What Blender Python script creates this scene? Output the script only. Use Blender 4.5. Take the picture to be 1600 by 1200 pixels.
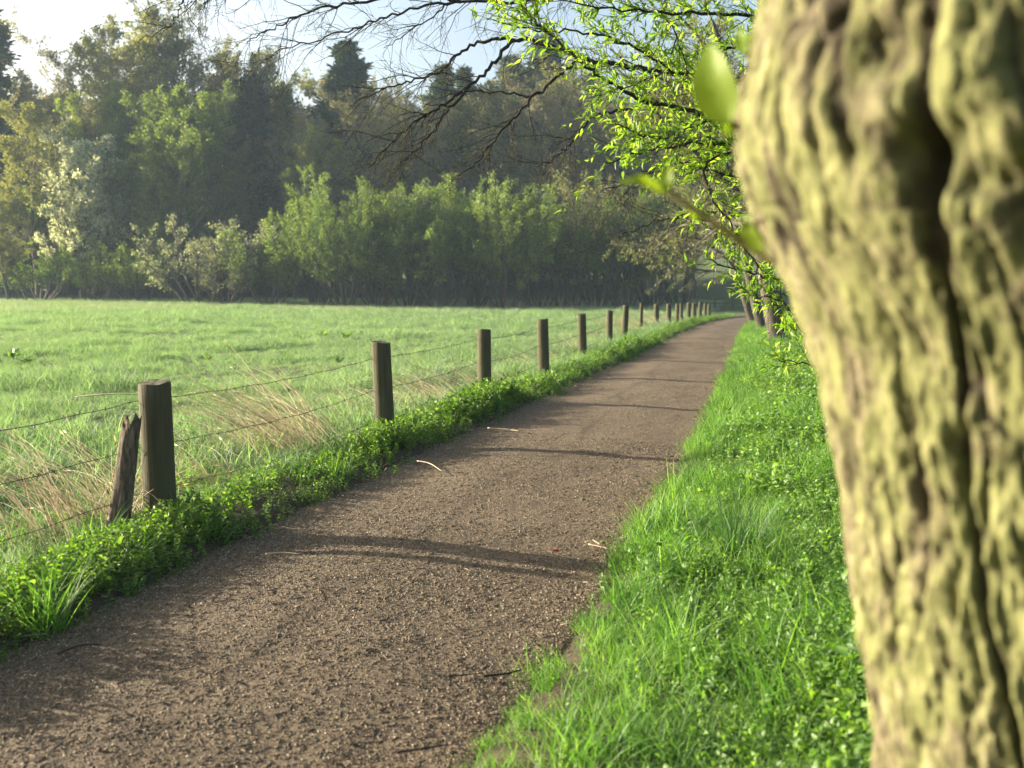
import bpy, math
import numpy as np
from mathutils import Vector
for o in list(bpy.data.objects): bpy.data.objects.remove(o)
scene = bpy.context.scene
COL = scene.collection
rng = np.random.default_rng(7)
R = math.radians

# ------------------------------------------------------------------ camera, sky, sun, exposure
W_, H_, F_ = 1600., 1200., 1400.
CAM = np.array([0., 0., 1.55]); HORIZON = 452.; VPX = 1190.
PITCH = math.atan((600 - HORIZON) / F_)
def _level(px, py):
    x, y = (px - 800) / F_, -(py - 600) / F_
    return np.array([x, math.cos(PITCH) + y * math.sin(PITCH), -math.sin(PITCH) + y * math.cos(PITCH)])
_l = _level(VPX, HORIZON); YAW = math.atan2(_l[0], _l[1])
CY, SY = math.cos(YAW), math.sin(YAW)
FWD = np.array([-SY, CY, 0.])
def ray(px, py):
    l = _level(px, py)
    return np.array([l[0] * CY - l[1] * SY, l[0] * SY + l[1] * CY, l[2]])
def at(px, py, depth):                      # a place in the world, measured off the photograph
    return CAM + ray(px, py) * depth
def on_ground(px, depth):                   # x, y under a photo column at a distance along the view
    d = ray(px, HORIZON); d = d / np.dot(d, FWD)
    return CAM[:2] + d[:2] * depth
cam_d = bpy.data.cameras.new('camera'); cam = bpy.data.objects.new('camera', cam_d); COL.objects.link(cam)
cam.location = CAM; cam.rotation_euler = (math.pi / 2 - PITCH, 0, YAW)
cam_d.sensor_width = 36; cam_d.lens = 36 * F_ / W_; cam_d.clip_start = .05; cam_d.clip_end = 2000
cam_d.dof.use_dof = True; cam_d.dof.focus_distance = 6.8; cam_d.dof.aperture_fstop = cam_d.lens / 13.0
scene.camera = cam

SUN_EL, SUN_LON = R(14.8), R(179.0)
sun_dir = Vector((math.cos(SUN_EL) * math.cos(SUN_LON), math.cos(SUN_EL) * math.sin(SUN_LON), math.sin(SUN_EL)))
world = bpy.data.worlds.new('World'); scene.world = world; world.use_nodes = True
wt = world.node_tree; wt.nodes.clear()
sky = wt.nodes.new('ShaderNodeTexSky'); sky.sky_type = 'NISHITA'; sky.sun_disc = False
sky.sun_elevation = SUN_EL; sky.sun_rotation = math.pi / 2 - SUN_LON
sky.air_density = 1.0; sky.dust_density = 5.0; sky.ozone_density = 1.0
bg = wt.nodes.new('ShaderNodeBackground'); bg.inputs['Strength'].default_value = 0.09
wo = wt.nodes.new('ShaderNodeOutputWorld')
wt.links.new(sky.outputs[0], bg.inputs[0]); wt.links.new(bg.outputs[0], wo.inputs[0])
sun_l = bpy.data.lights.new('sun', 'SUN'); sun_l.energy = 5.0; sun_l.angle = R(.6); sun_l.color = (1, .9, .74)
sun = bpy.data.objects.new('sun', sun_l); COL.objects.link(sun)
sun.rotation_euler = sun_dir.to_track_quat('Z', 'Y').to_euler()
vs = scene.view_settings
vs.view_transform = 'Standard'; vs.look = 'None'; vs.gamma = 1; vs.use_curve_mapping = False; vs.exposure = 2.0
cy = scene.cycles
cy.max_bounces = 6; cy.diffuse_bounces = 3; cy.glossy_bounces = 2; cy.transmission_bounces = 4; cy.volume_bounces = 0
cy.use_denoising = True; cy.caustics_reflective = False; cy.caustics_refractive = False

# ------------------------------------------------------------------ numpy helpers
def unit(v): return v / (np.linalg.norm(v, axis=-1, keepdims=True) + 1e-9)
_perm = np.random.default_rng(3).random((256, 256))
def vnoise(x, y):
    x = np.asarray(x, float); y = np.asarray(y, float)
    xi = np.floor(x).astype(int); yi = np.floor(y).astype(int)
    fx = x - xi; fy = y - yi; fx = fx * fx * (3 - 2 * fx); fy = fy * fy * (3 - 2 * fy)
    g = lambda a, b: _perm[a & 255, b & 255]
    return (g(xi, yi) * (1 - fx) + g(xi + 1, yi) * fx) * (1 - fy) + (g(xi, yi + 1) * (1 - fx) + g(xi + 1, yi + 1) * fx) * fy - .5
def fbm(x, y, o=4):
    s = 0; a = 1.
    for i in range(o):
        s = s + a * vnoise(x * 2 ** i + 17.3 * i, y * 2 ** i + 5.1 * i); a *= .5
    return s
def sstep(a, b, x):
    t = np.clip((np.asarray(x, float) - a) / (b - a), 0, 1); return t * t * (3 - 2 * t)

def tag(o, label=None, cat=None, group=None, kind=None):
    if label: o['label'] = label
    if cat: o['category'] = cat
    if group: o['group'] = group
    if kind: o['kind'] = kind
    return o
def empty(name, loc=(0, 0, 0), rz=0):
    o = bpy.data.objects.new(name, None); COL.objects.link(o)
    o.location = tuple(float(v) for v in loc); o.rotation_euler = (0, 0, rz); o.empty_display_size = .2
    return o
def link(name, me, parent=None):
    o = bpy.data.objects.new(name, me); COL.objects.link(o)
    if parent is not None: o.parent = parent
    return o
def mesh(name, V, faces, mats, attrs=None, smooth=False):
    """faces: list of (int array (n,k), material index)"""
    me = bpy.data.meshes.new(name)
    V = np.asarray(V, np.float32)
    loops = np.concatenate([f.ravel() for f, _ in faces]) if faces else np.zeros(0, int)
    cnt = np.concatenate([np.full(len(f), f.shape[1]) for f, _ in faces])
    mi = np.concatenate([np.full(len(f), m) for f, m in faces])
    me.vertices.add(len(V)); me.loops.add(len(loops)); me.polygons.add(len(cnt))
    me.vertices.foreach_set('co', V.ravel())
    me.loops.foreach_set('vertex_index', loops.astype(np.int32))
    me.polygons.foreach_set('loop_start', np.concatenate([[0], np.cumsum(cnt)[:-1]]).astype(np.int32))
    me.polygons.foreach_set('material_index', mi.astype(np.int32))
    if smooth: me.polygons.foreach_set('use_smooth', np.ones(len(cnt), bool))
    for k, a in (attrs or {}).items():
        at_ = me.attributes.new(k, 'FLOAT', 'POINT'); at_.data.foreach_set('value', np.asarray(a, np.float32))
    for m in (mats if isinstance(mats, (list, tuple)) else [mats]): me.materials.append(m)
    me.update(calc_edges=True); me.validate()
    return me

def tubes(P, Rad, k, cap=False):
    """P (m,n,3), Rad (m,n) -> verts, quads"""
    m, n, _ = P.shape
    T = np.empty_like(P); T[:, 1:-1] = P[:, 2:] - P[:, :-2]; T[:, 0] = P[:, 1] - P[:, 0]; T[:, -1] = P[:, -1] - P[:, -2]
    T = unit(T)
    ref = np.zeros((m, 1, 3)); main = unit(P[:, -1] - P[:, 0])
    ref[:, 0] = np.where(np.abs(main[:, 2:3]) < .8, [[0, 0, 1.]], [[1., 0, 0]])
    A = unit(np.cross(T, np.broadcast_to(ref, P.shape))); B = np.cross(T, A)
    th = np.linspace(0, 2 * np.pi, k, endpoint=False)
    V = P[:, :, None] + Rad[:, :, None, None] * (np.cos(th)[None, None, :, None] * A[:, :, None] + np.sin(th)[None, None, :, None] * B[:, :, None])
    idx = np.arange(m * n * k).reshape(m, n, k)
    a = idx[:, :-1]; b = idx[:, 1:]
    q = np.stack([a, np.roll(a, -1, 2), np.roll(b, -1, 2), b], -1).reshape(-1, 4)
    return V.reshape(-1, 3), q
class Geo:
    def __init__(s): s.V = []; s.F = []; s.n = 0; s.a = []
    def add(s, V, F, mi=0, vary=None):
        V = np.asarray(V).reshape(-1, 3)
        s.V.append(V); s.F.append((np.asarray(F) + s.n, mi)); s.n += len(V)
        s.a.append(np.broadcast_to(.5 if vary is None else vary, (len(V),)))
        return s
    def tube(s, pts, rad, k=6, mi=0, vary=None):
        P = np.asarray(pts, float)[None]; r = np.broadcast_to(np.asarray(rad, float), (P.shape[1],))[None]
        V, q = tubes(P, r, k); s.add(V, q, mi, vary)
        e = len(V) - k                                  # end caps
        s.F.append((np.array([[s.n - len(V) + i for i in range(k)][::-1]]), mi)); s.F.append((np.array([[s.n - k + i for i in range(k)]]), mi))
        return s
    def mesh(s, name, mats, smooth=False):
        return mesh(name, np.concatenate(s.V), s.F, mats, {'vary': np.concatenate(s.a)}, smooth)
def smooth_line(pts, n):
    pts = np.asarray(pts, float); t = np.linspace(0, len(pts) - 1, n); i = np.clip(t.astype(int), 0, len(pts) - 2); f = (t - i)[:, None]
    g = lambda j: pts[np.clip(j, 0, len(pts) - 1)]
    p0, p1, p2, p3 = g(i - 1), g(i), g(i + 1), g(i + 2)
    return .5 * (2 * p1 + (p2 - p0) * f + (2 * p0 - 5 * p1 + 4 * p2 - p3) * f ** 2 + (3 * p1 - p0 - 3 * p2 + p3) * f ** 3)
def perp(d, r):
    v = r.normal(size=d.shape); v -= d * (v * d).sum(-1, keepdims=True); return unit(v)

# ------------------------------------------------------------------ materials
def nodes(name):
    m = bpy.data.materials.new(name); m.use_nodes = True; t = m.node_tree; t.nodes.clear()
    out = t.nodes.new('ShaderNodeOutputMaterial'); return m, t, out
def ramp(t, fac, stops):
    r = t.nodes.new('ShaderNodeValToRGB'); e = r.color_ramp.elements
    while len(e) < len(stops): e.new(.5)
    for x, (p, c) in zip(e, stops): x.position = p; x.color = (*c, 1)
    t.links.new(fac, r.inputs[0]); return r.outputs[0]
def noise(t, scale, detail=3, rough=.55, vec=None, out=0):
    n = t.nodes.new('ShaderNodeTexNoise'); n.inputs['Scale'].default_value = scale; n.inputs['Detail'].default_value = detail; n.inputs['Roughness'].default_value = rough
    if vec is not None: t.links.new(vec, n.inputs['Vector'])
    return n.outputs[out]
def geopos(t): return t.nodes.new('ShaderNodeNewGeometry').outputs['Position']
def objpos(t): return t.nodes.new('ShaderNodeTexCoord').outputs['Object']
def scaled(t, vec, s):
    m = t.nodes.new('ShaderNodeMapping'); m.inputs['Scale'].default_value = s; t.links.new(vec, m.inputs[0]); return m.outputs[0]
def mix(t, fac, a, b, mode='MIX'):
    m = t.nodes.new('ShaderNodeMix'); m.data_type = 'RGBA'; m.blend_type = mode
    for s, v in ((m.inputs[0], fac), (m.inputs[6], a), (m.inputs[7], b)):
        if hasattr(v, 'links'): t.links.new(v, s)
        elif isinstance(v, tuple): s.default_value = (*v, 1)
        else: s.default_value = v
    return m.outputs[2]
def mth(t, op, a, b=0.):
    m = t.nodes.new('ShaderNodeMath'); m.operation = op
    for s, v in zip(m.inputs, (a, b)):
        if hasattr(v, 'links'): t.links.new(v, s)
        else: s.default_value = v
    return m.outputs[0]
def attr(t, n):
    a = t.nodes.new('ShaderNodeAttribute'); a.attribute_name = n; return a.outputs['Fac']
def leaf_mat(name, c0, c1, c2, trans=.45, tcol=1.6, rough=.5, gloss=.06, world_scale=.5, objrand=0.0, patch=.5):
    """thin leaf: diffuse + translucent + a little sheen; colour varies leaf by leaf and in patches"""
    m, t, out = nodes(name)
    v = attr(t, 'vary')
    n = noise(t, world_scale, 2, .5, geopos(t))
    f = mth(t, 'ADD', v, mth(t, 'MULTIPLY', mth(t, 'SUBTRACT', n, .5), patch * 2))
    if objrand:
        oi = t.nodes.new('ShaderNodeObjectInfo')
        f = mth(t, 'ADD', f, mth(t, 'MULTIPLY', mth(t, 'SUBTRACT', oi.outputs['Random'], .5), objrand))
    col = ramp(t, f, [(0.05, c0), (.5, c1), (.95, c2)])
    d = t.nodes.new('ShaderNodeBsdfDiffuse'); t.links.new(col, d.inputs[0])
    tr = t.nodes.new('ShaderNodeBsdfTranslucent')
    tc = mix(t, 1., col, (tcol, tcol * 1.0, tcol * .45), 'MULTIPLY'); t.links.new(tc, tr.inputs[0])
    ms = t.nodes.new('ShaderNodeMixShader'); ms.inputs[0].default_value = trans
    t.links.new(d.outputs[0], ms.inputs[1]); t.links.new(tr.outputs[0], ms.inputs[2])
    g = t.nodes.new('ShaderNodeBsdfGlossy'); g.inputs['Roughness'].default_value = rough; g.inputs[0].default_value = (1, 1, 1, 1)
    m2 = t.nodes.new('ShaderNodeMixShader'); m2.inputs[0].default_value = gloss
    t.links.new(ms.outputs[0], m2.inputs[1]); t.links.new(g.outputs[0], m2.inputs[2]); t.links.new(m2.outputs[0], out.inputs[0])
    return m
def principled(t, out, col, rough=.9, bump=None, strength=.5, dist=.01):
    b = t.nodes.new('ShaderNodeBsdfPrincipled')
    if hasattr(col, 'links'): t.links.new(col, b.inputs['Base Color'])
    else: b.inputs['Base Color'].default_value = (*col, 1)
    b.inputs['Roughness'].default_value = rough; b.inputs['Specular IOR Level'].default_value = .25
    if bump is not None:
        bn = t.nodes.new('ShaderNodeBump'); bn.inputs['Strength'].default_value = strength; bn.inputs['Distance'].default_value = dist
        t.links.new(bump, bn.inputs['Height']); t.links.new(bn.outputs[0], b.inputs['Normal'])
    t.links.new(b.outputs[0], out.inputs[0]); return b
def bark_mat(name, c0, c1, c2, sc=14, stretch=.25):
    m, t, out = nodes(name); p = scaled(t, objpos(t), (1, 1, stretch))
    n = noise(t, sc, 5, .65, p); n2 = noise(t, sc * .15, 3, .6, objpos(t))
    col = mix(t, n2, ramp(t, n, [(.3, c0), (.6, c1), (.8, c2)]), ramp(t, n, [(.3, c0), (.7, c2)]))
    principled(t, out, col, .92, n, .8, .03); return m

M = {}
# soil and grass sheet
m, t, out = nodes('meadow_ground'); p = geopos(t); soil = attr(t, 'soil')
n1 = noise(t, .35, 4, .6, p); n2 = noise(t, 9, 4, .7, p); n3 = noise(t, 60, 3, .7, p)
col = mix(t, n1, ramp(t, n2, [(.3, (.035, .065, .014)), (.7, (.085, .14, .035))]), ramp(t, n2, [(.3, (.05, .07, .02)), (.7, (.12, .17, .05))]))
principled(t, out, mix(t, soil, mix(t, mth(t, 'MULTIPLY', n3, .5), col, (.05, .045, .02)), ramp(t, n3, [(.3, (.035, .025, .015)), (.7, (.09, .068, .042))])), .95, n3, .6, .03); M['ground'] = m
# bark mulch path
m, t, out = nodes('path_mulch'); p = geopos(t)
nb = noise(t, .9, 4, .6, p); nm = noise(t, 14, 5, .7, p); nf = noise(t, 95, 4, .75, p)
vo = t.nodes.new('ShaderNodeTexVoronoi'); vo.inputs['Scale'].default_value = 75; t.links.new(p, vo.inputs['Vector'])
bw = t.nodes.new('ShaderNodeRGBToBW'); t.links.new(vo.outputs['Color'], bw.inputs[0])
spk = mix(t, .7, ramp(t, nf, [(.38, (.05, .038, .025)), (.5, (.13, .10, .067)), (.62, (.26, .21, .145))]), bw.outputs[0], 'SOFT_LIGHT')
tone = ramp(t, nb, [(.28, (.66, .62, .57)), (.5, (.95, .92, .86)), (.72, (1.15, 1.1, 1.0))])
col = mix(t, 1., spk, tone, 'MULTIPLY'); col = mix(t, mth(t, 'MULTIPLY', nm, .3), col, (.10, .072, .042))
col = mix(t, .25, col, mix(t, 0., (.125, .092, .056), (0, 0, 0)))
hgt = mth(t, 'ADD', mth(t, 'MULTIPLY', nf, .9), mth(t, 'MULTIPLY', nm, .35))
principled(t, out, col, .95, hgt, 1., .012); M['path'] = m
# litter of chips
m, t, out = nodes('chip_litter'); v = attr(t, 'vary'); n = noise(t, 220, 2, .6, geopos(t))
f = mth(t, 'ADD', v, mth(t, 'MULTIPLY', mth(t, 'SUBTRACT', noise(t, 40, 1, .5, geopos(t)), .5), 1.1))
col = ramp(t, f, [(.1, (.05, .035, .022)), (.35, (.105, .077, .047)), (.65, (.17, .128, .08)), (.88, (.27, .215, .14)), (1.05, (.42, .36, .26))])
principled(t, out, col, .85, n, .4, .002); M['chip'] = m
M['meadow'] = leaf_mat('meadow_blades', (.09, .17, .08), (.155, .25, .145), (.24, .325, .23), .5, 1.5, .6, .03, .22, patch=.45)
M['verge'] = leaf_mat('verge_blades', (.045, .12, .018), (.09, .215, .032), (.18, .31, .07), .5, 1.7, .6, .025, 1.1, patch=.9)
M['sedge'] = leaf_mat('tuft_blades', (.022, .07, .022), (.04, .11, .034), (.08, .16, .05), .4, 1.5, .6, .02, 2)
M['herb'] = leaf_mat('herb_leaves', (.042, .10, .012), (.08, .165, .018), (.15, .25, .035), .48, 1.7, .55, .03, .9)
M['herb2'] = leaf_mat('verge_herb_leaves', (.045, .115, .013), (.09, .195, .024), (.17, .28, .05), .48, 1.7, .55, .03, 1.0, patch=.9)
M['straw'] = leaf_mat('dry_stalks', (.40, .30, .17), (.55, .44, .27), (.68, .58, .40), .3, 1.1, .5, .05, 3)
M['willow_leaf'] = leaf_mat('young_leaves', (.085, .18, .014), (.15, .265, .022), (.26, .36, .055), .55, 1.75, .5, .03, 2.5)
M['twig_dark'] = bark_mat('dark_twig_bark', (.018, .014, .01), (.035, .028, .02), (.07, .058, .042), 30)
M['bark'] = bark_mat('row_tree_bark', (.03, .025, .017), (.075, .063, .044), (.14, .122, .085), 12)
M['bark_far'] = bark_mat('far_tree_bark', (.05, .042, .033), (.10, .085, .066), (.16, .14, .11), 4)
M['bark_twig'] = bark_mat('far_twig_bark', (.12, .105, .075), (.19, .165, .12), (.26, .23, .165), 4)
M['bark_grey'] = bark_mat('grey_twig_bark', (.045, .038, .027), (.085, .072, .052), (.13, .112, .082), 8)

# ------------------------------------------------------------------ terrain
PL = ([-10, 0, 4.3, 8.5, 14.4, 21, 31, 40, 46, 50, 54, 60, 70], [-2.9, -2.98, -3.07, -3.05, -2.93, -2.78, -2.75, -2.5, -2.15, -1.3, .1, 3.2, 9])
PR = ([-10, 0, 2.75, 4.3, 6.4, 9.2, 15, 24, 36, 42, 46, 50, 54, 60, 70], [-.95, -.95, -.9, -.78, -.71, -.62, -.66, -.74, -.7, -.62, -.2, .8, 2.2, 5.6, 11])
def pathlr(y): return np.interp(y, *PL), np.interp(y, *PR)
def rise(x, y):
    d = x * FWD[0] + y * FWD[1]
    return .034 * np.clip(d - 70, 0, None) + .045 * np.clip(d - 110, 0, 110)
def height(x, y):
    x = np.asarray(x, float); y = np.asarray(y, float)
    l, r = pathlr(y)
    wob = .10 * fbm(x * 1.3, y * 1.3, 3)
    out = np.maximum(l - x, x - r) + wob                      # metres outside the path, negative inside
    g = .07 * fbm(x * .5, y * .5, 3) * sstep(0, 2, out) + .25 * fbm(x * .06 + 9, y * .06, 2) * sstep(6, 25, out)
    vl = .04 * np.exp(-((x - (l - .55)) / .4) ** 2)
    vr = .16 * sstep(.0, 1.6, x - r) + .10 * fbm(x * 1.5 + 5, y * 1.2, 2) * sstep(.1, .8, x - r)
    z = g + vl + vr + .03
    return np.where(out < .12, z * sstep(-.1, .12, out) - .07 * (1 - sstep(-.1, .12, out)), z) + rise(x, y)
def grid_sheet(xs, ys, zf):
    X, Y = np.meshgrid(xs, ys); Z = zf(X, Y)
    V = np.stack([X, Y, Z], -1).reshape(-1, 3); i = np.arange(len(V)).reshape(X.shape)
    return V, np.stack([i[:-1, :-1], i[:-1, 1:], i[1:, 1:], i[1:, :-1]], -1).reshape(-1, 4)
xs = np.concatenate([-np.geomspace(6, 230, 60)[::-1], np.arange(-5.9, 3, .1), np.geomspace(3, 190, 45)])
ys = np.concatenate([-np.geomspace(2, 30, 10)[::-1], np.arange(-1.9, 14, .14), np.geomspace(14, 260, 110)])
V, q = grid_sheet(xs, ys, height)
gl, gr = pathlr(V[:, 1]); soil_a = sstep(.75, .2, np.maximum(gl - V[:, 0], V[:, 0] - gr) + .12 * fbm(V[:, 0] * 2, V[:, 1] * 2, 2))
tag(link('ground', mesh('ground', V, [(q, 0)], M['ground'], {'soil': soil_a}, smooth=True)), 'grassy meadow ground running from the path back to the wood', kind='structure')
ys2 = np.concatenate([np.arange(-6, 2, .2), np.arange(2, 14, .035), np.arange(14, 30, .1), np.arange(30, 68, .3)])
us = np.linspace(-.14, 1.14, 64)
Yp, Up = np.meshgrid(ys2, us, indexing='ij'); l, r = pathlr(Yp); Xp = l + (r - l) * Up
edge = np.minimum(Up, 1 - Up) * (r - l)
Zp = .03 * sstep(0, 1, edge) + .022 * fbm(Xp * 1.4, Yp * 1.4, 3) + .006 * fbm(Xp * 9, Yp * 9, 2) - .12 * sstep(.0, -.35, edge)
i = np.arange(Xp.size).reshape(Xp.shape)
q = np.stack([i[:-1, :-1], i[:-1, 1:], i[1:, 1:], i[1:, :-1]], -1).reshape(-1, 4)
tag(link('path', mesh('path', np.stack([Xp, Yp, Zp], -1).reshape(-1, 3), [(q, 0)], M['path'], smooth=True)), 'brown bark mulch footpath leading away along the fence', kind='structure')
def path_z(x, y): return .03 + .022 * fbm(x * 1.4, y * 1.4, 3)

# ------------------------------------------------------------------ scattering (ground cover only)
def scatter(name, label, protos, P, rot, scl, idx):
    me = bpy.data.meshes.new(name); me.vertices.add(len(P)); me.vertices.foreach_set('co', np.asarray(P, np.float32).ravel())
    a = me.attributes.new('rot', 'FLOAT_VECTOR', 'POINT'); a.data.foreach_set('vector', np.asarray(rot, np.float32).ravel())
    a = me.attributes.new('scl', 'FLOAT', 'POINT'); a.data.foreach_set('value', np.asarray(scl, np.float32))
    a = me.attributes.new('idx', 'INT', 'POINT'); a.data.foreach_set('value', np.asarray(idx, np.int32))
    o = link(name, me); tag(o, label, kind='stuff')
    ng = bpy.data.node_groups.new(name, 'GeometryNodeTree')
    ng.interface.new_socket('Geometry', in_out='INPUT', socket_type='NodeSocketGeometry'); ng.interface.new_socket('Geometry', in_out='OUTPUT', socket_type='NodeSocketGeometry')
    N = ng.nodes; L = ng.links
    gi = N.new('NodeGroupInput'); go = N.new('NodeGroupOutput'); iop = N.new('GeometryNodeInstanceOnPoints'); jg = N.new('GeometryNodeJoinGeometry')
    for pm in protos:
        po = bpy.data.objects.new(pm.name, pm)
        oi = N.new('GeometryNodeObjectInfo'); oi.inputs['Object'].default_value = po
        g2 = N.new('GeometryNodeGeometryToInstance'); L.new(oi.outputs['Geometry'], g2.inputs[0]); L.new(g2.outputs[0], jg.inputs[0])
    def na(n, ty):
        k = N.new('GeometryNodeInputNamedAttribute'); k.data_type = ty; k.inputs['Name'].default_value = n; return k.outputs['Attribute']
    L.new(gi.outputs[0], iop.inputs['Points']); L.new(jg.outputs[0], iop.inputs['Instance'])
    iop.inputs['Pick Instance'].default_value = True
    L.new(na('idx', 'INT'), iop.inputs['Instance Index']); L.new(na('rot', 'FLOAT_VECTOR'), iop.inputs['Rotation']); L.new(na('scl', 'FLOAT'), iop.inputs['Scale'])
    L.new(iop.outputs[0], go.inputs[0])
    md = o.modifiers.new('scatter', 'NODES'); md.node_group = ng
    return o

def blades(n, h, w, spread, lean, r, seg=3, droop=.5, mi=0, geo=None, hvar=.5):
    """a clump of curved tapering grass blades"""
    g = geo or Geo()
    az = r.uniform(0, 2 * np.pi, n); rad = spread * np.sqrt(r.random(n)); baz = r.uniform(0, 2 * np.pi, n)
    L = h * (1 - hvar + hvar * 1.4 * r.random(n)); le = lean * (.3 + r.random(n)); dr = droop * r.random(n)
    t = np.linspace(0, 1, seg + 1)[None, :]
    out = L[:, None] * (le[:, None] * t + dr[:, None] * t ** 2.4)
    up = L[:, None] * (t - .35 * dr[:, None] * t ** 3)
    c = np.stack([rad[:, None] * np.cos(baz)[:, None] + out * np.cos(az)[:, None], rad[:, None] * np.sin(baz)[:, None] + out * np.sin(az)[:, None], up - .02], -1)
    tw = az + np.pi / 2 + r.normal(0, .6, n)
    s = np.stack([np.cos(tw), np.sin(tw), np.zeros(n)], -1)[:, None]
    wd = (w * (.6 + .8 * r.random(n)))[:, None] * (1 - t ** 1.6) * .5 + .0002
    V = np.stack([c - s * wd[..., None], c + s * wd[..., None]], 2)
    ix = np.arange(n * (seg + 1) * 2).reshape(n, seg + 1, 2)
    q = np.stack([ix[:, :-1, 0], ix[:, :-1, 1], ix[:, 1:, 1], ix[:, 1:, 0]], -1).reshape(-1, 4)
    g.add(V.reshape(-1, 3), q, mi, np.repeat(r.random(n), (seg + 1) * 2)); return g
def leaves(g, pos, d, nrm, L, Wd, r, fold=.25, droop=.25, mi=0, vary=None):
    """pointed leaves folded on the midrib: 4 triangles + tip, joined in g"""
    n = len(pos); d = unit(d); s = unit(np.cross(d, nrm)); nn = np.cross(s, d)
    L = L[:, None]; Wd = Wd[:, None]
    b = pos; m1 = pos + d * L * .38 - nn * L * fold * .05; tip = pos + d * L - nn * L * droop
    m2 = pos + d * L * .72 - nn * L * droop * .45
    l1 = pos + d * L * .36 + s * Wd * .5 + nn * Wd * fold; r1 = pos + d * L * .36 - s * Wd * .5 + nn * Wd * fold
    l2 = pos + d * L * .7 + s * Wd * .3 + nn * (Wd * fold * .6 - L * droop * .4); r2 = pos + d * L * .7 - s * Wd * .3 + nn * (Wd * fold * .6 - L * droop * .4)
    V = np.stack([b, m1, m2, tip, l1, l2, r1, r2], 1).reshape(-1, 3); o = (np.arange(n) * 8)[:, None]
    q = np.concatenate([o + [1, 2, 5, 4], o + [2, 1, 6, 7]]); tr = np.concatenate([o + [0, 1, 4], o + [1, 0, 6], o + [2, 3, 5], o + [3, 2, 7]])
    v = np.repeat(r.random(n) if vary is None else vary, 8)
    g.add(V, q, mi, v); g.F.append((tr + g.n - len(V), mi)); return g
def herb(h, nl, ls, r, mat, name, bushy=0.):
    g = Geo(); t = np.linspace(0, 1, 5); az = r.uniform(0, 6.28); ln = r.uniform(0, .25)
    st = np.stack([h * ln * np.cos(az) * t ** 2, h * ln * np.sin(az) * t ** 2, h * t - .02], -1)
    g.tube(st, .0022 * (1 - .6 * t), 3, 0, .4)
    k = np.arange(nl); tt = .18 + .82 * (k // 2 / max(1, nl // 2 - 1)); tt = np.clip(tt, 0, 1)
    pos = np.stack([np.interp(tt, t, st[:, j]) for j in range(3)], -1)
    ang = (k // 2) * 1.57 + (k % 2) * np.pi + r.normal(0, .35, nl)
    el = .15 + .6 * tt + r.normal(0, .2, nl)
    d = np.stack([np.cos(ang) * np.cos(el), np.sin(ang) * np.cos(el), np.sin(el)], -1)
    nr = np.array([0, 0, 1.]) + r.normal(0, .5, (nl, 3))
    L = ls * (1.15 - .6 * tt) * r.uniform(.7, 1.2, nl)
    leaves(g, pos + d * L[:, None] * .25, d, nr, L, L * r.uniform(.5, .68, nl), r, .2, .3)
    return g.mesh(name, [mat])
def place_points(x, y, r, z=None, tilt=.18, s=(.7, 1.3), nproto=4):
    n = len(x); z = height(x, y) if z is None else z
    rot = np.stack([r.normal(0, tilt, n), r.normal(0, tilt, n), r.uniform(0, 6.28, n)], -1)
    return np.stack([x, y, z], -1), rot, r.uniform(*s, n), r.integers(0, nproto, n)
def jitter_fill(x0, x1, y0, y1, dens, r):
    n = int((x1 - x0) * (y1 - y0) * dens); return r.uniform(x0, x1, n), r.uniform(y0, y1, n)
def seen(x, y, m=120, back=1.2):                        # keep to what the photo shows and a margin round it
    d = x * FWD[0] + y * FWD[1]; s = x * CY + y * SY
    return (d > back) & (np.abs(s) < d * (800 + m) / F_ + .8)

r = np.random.default_rng(11)
# meadow grass: dense near, thinning with distance
protos = [blades(30, .115, .0055, .13, .4, r).mesh('meadow_grass', M['meadow']) for _ in range(5)]
protos += [blades(34, .17, .0065, .10, .5, r, droop=.8).mesh('meadow_grass', M['meadow']) for _ in range(2)]
X, Y = [], []
for (y0, y1, dn) in ((1, 12, 95), (12, 24, 60), (24, 40, 34), (40, 84, 18)):
    x, y = jitter_fill(-75, -3.4, y0, y1, dn, r); k = seen(x, y) & (x < np.interp(y, *PL) - .55); X.append(x[k]); Y.append(y[k])
X = np.concatenate(X); Y = np.concatenate(Y)
dd = X * FWD[0] + Y * FWD[1]
k = (r.random(len(X)) < .45 + 1.1 * sstep(-.35, .35, fbm(X * .45, Y * .45, 3))) & (dd < 84 + 3 * fbm(X * .2, Y * .2, 2)); X, Y, dd = X[k], Y[k], dd[k]
P, rot, scl, idx = place_points(X, Y, r, s=(.55, 1.25), nproto=7); scl *= .75 + 1.0 * sstep(-.3, .5, fbm(X * .7 + 40, Y * .7, 3)); scl *= 1 + .5 * sstep(20, 55, dd)
rot[:, 1] += .12
scatter('meadow_grass', 'pale green dewy meadow grass left of the fence', protos, P, rot, scl, idx)

M['frost_mist'] = leaf_mat('frost_mist_grass', (.16, .23, .15), (.24, .31, .22), (.34, .40, .31), .45, 1.2, .6, .03, .3)  # frosty grass with the ground mist painted into its pale colour
protos = [blades(30, .32, .012, .25, .4, r, 3, .6).mesh('far_grass', M['frost_mist']) for _ in range(4)]
x, y = jitter_fill(-75, -3.2, 40, 80, 9, r); dd = x * FWD[0] + y * FWD[1] + 4 * fbm(x * .15, y * .15, 3)
k = seen(x, y) & (dd > 58) & (dd < 80) & (r.random(len(x)) < sstep(56, 68, dd)) & (x < np.interp(y, *PL) - .5); x, y = x[k], y[k]
P, rot, scl, idx = place_points(x, y, r, s=(.6, 1.3), nproto=4)
scatter('far_grass', 'pale frosted longer grass with mist painted into its colour along the far edge of the meadow', protos, P, rot, scl, idx)

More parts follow.
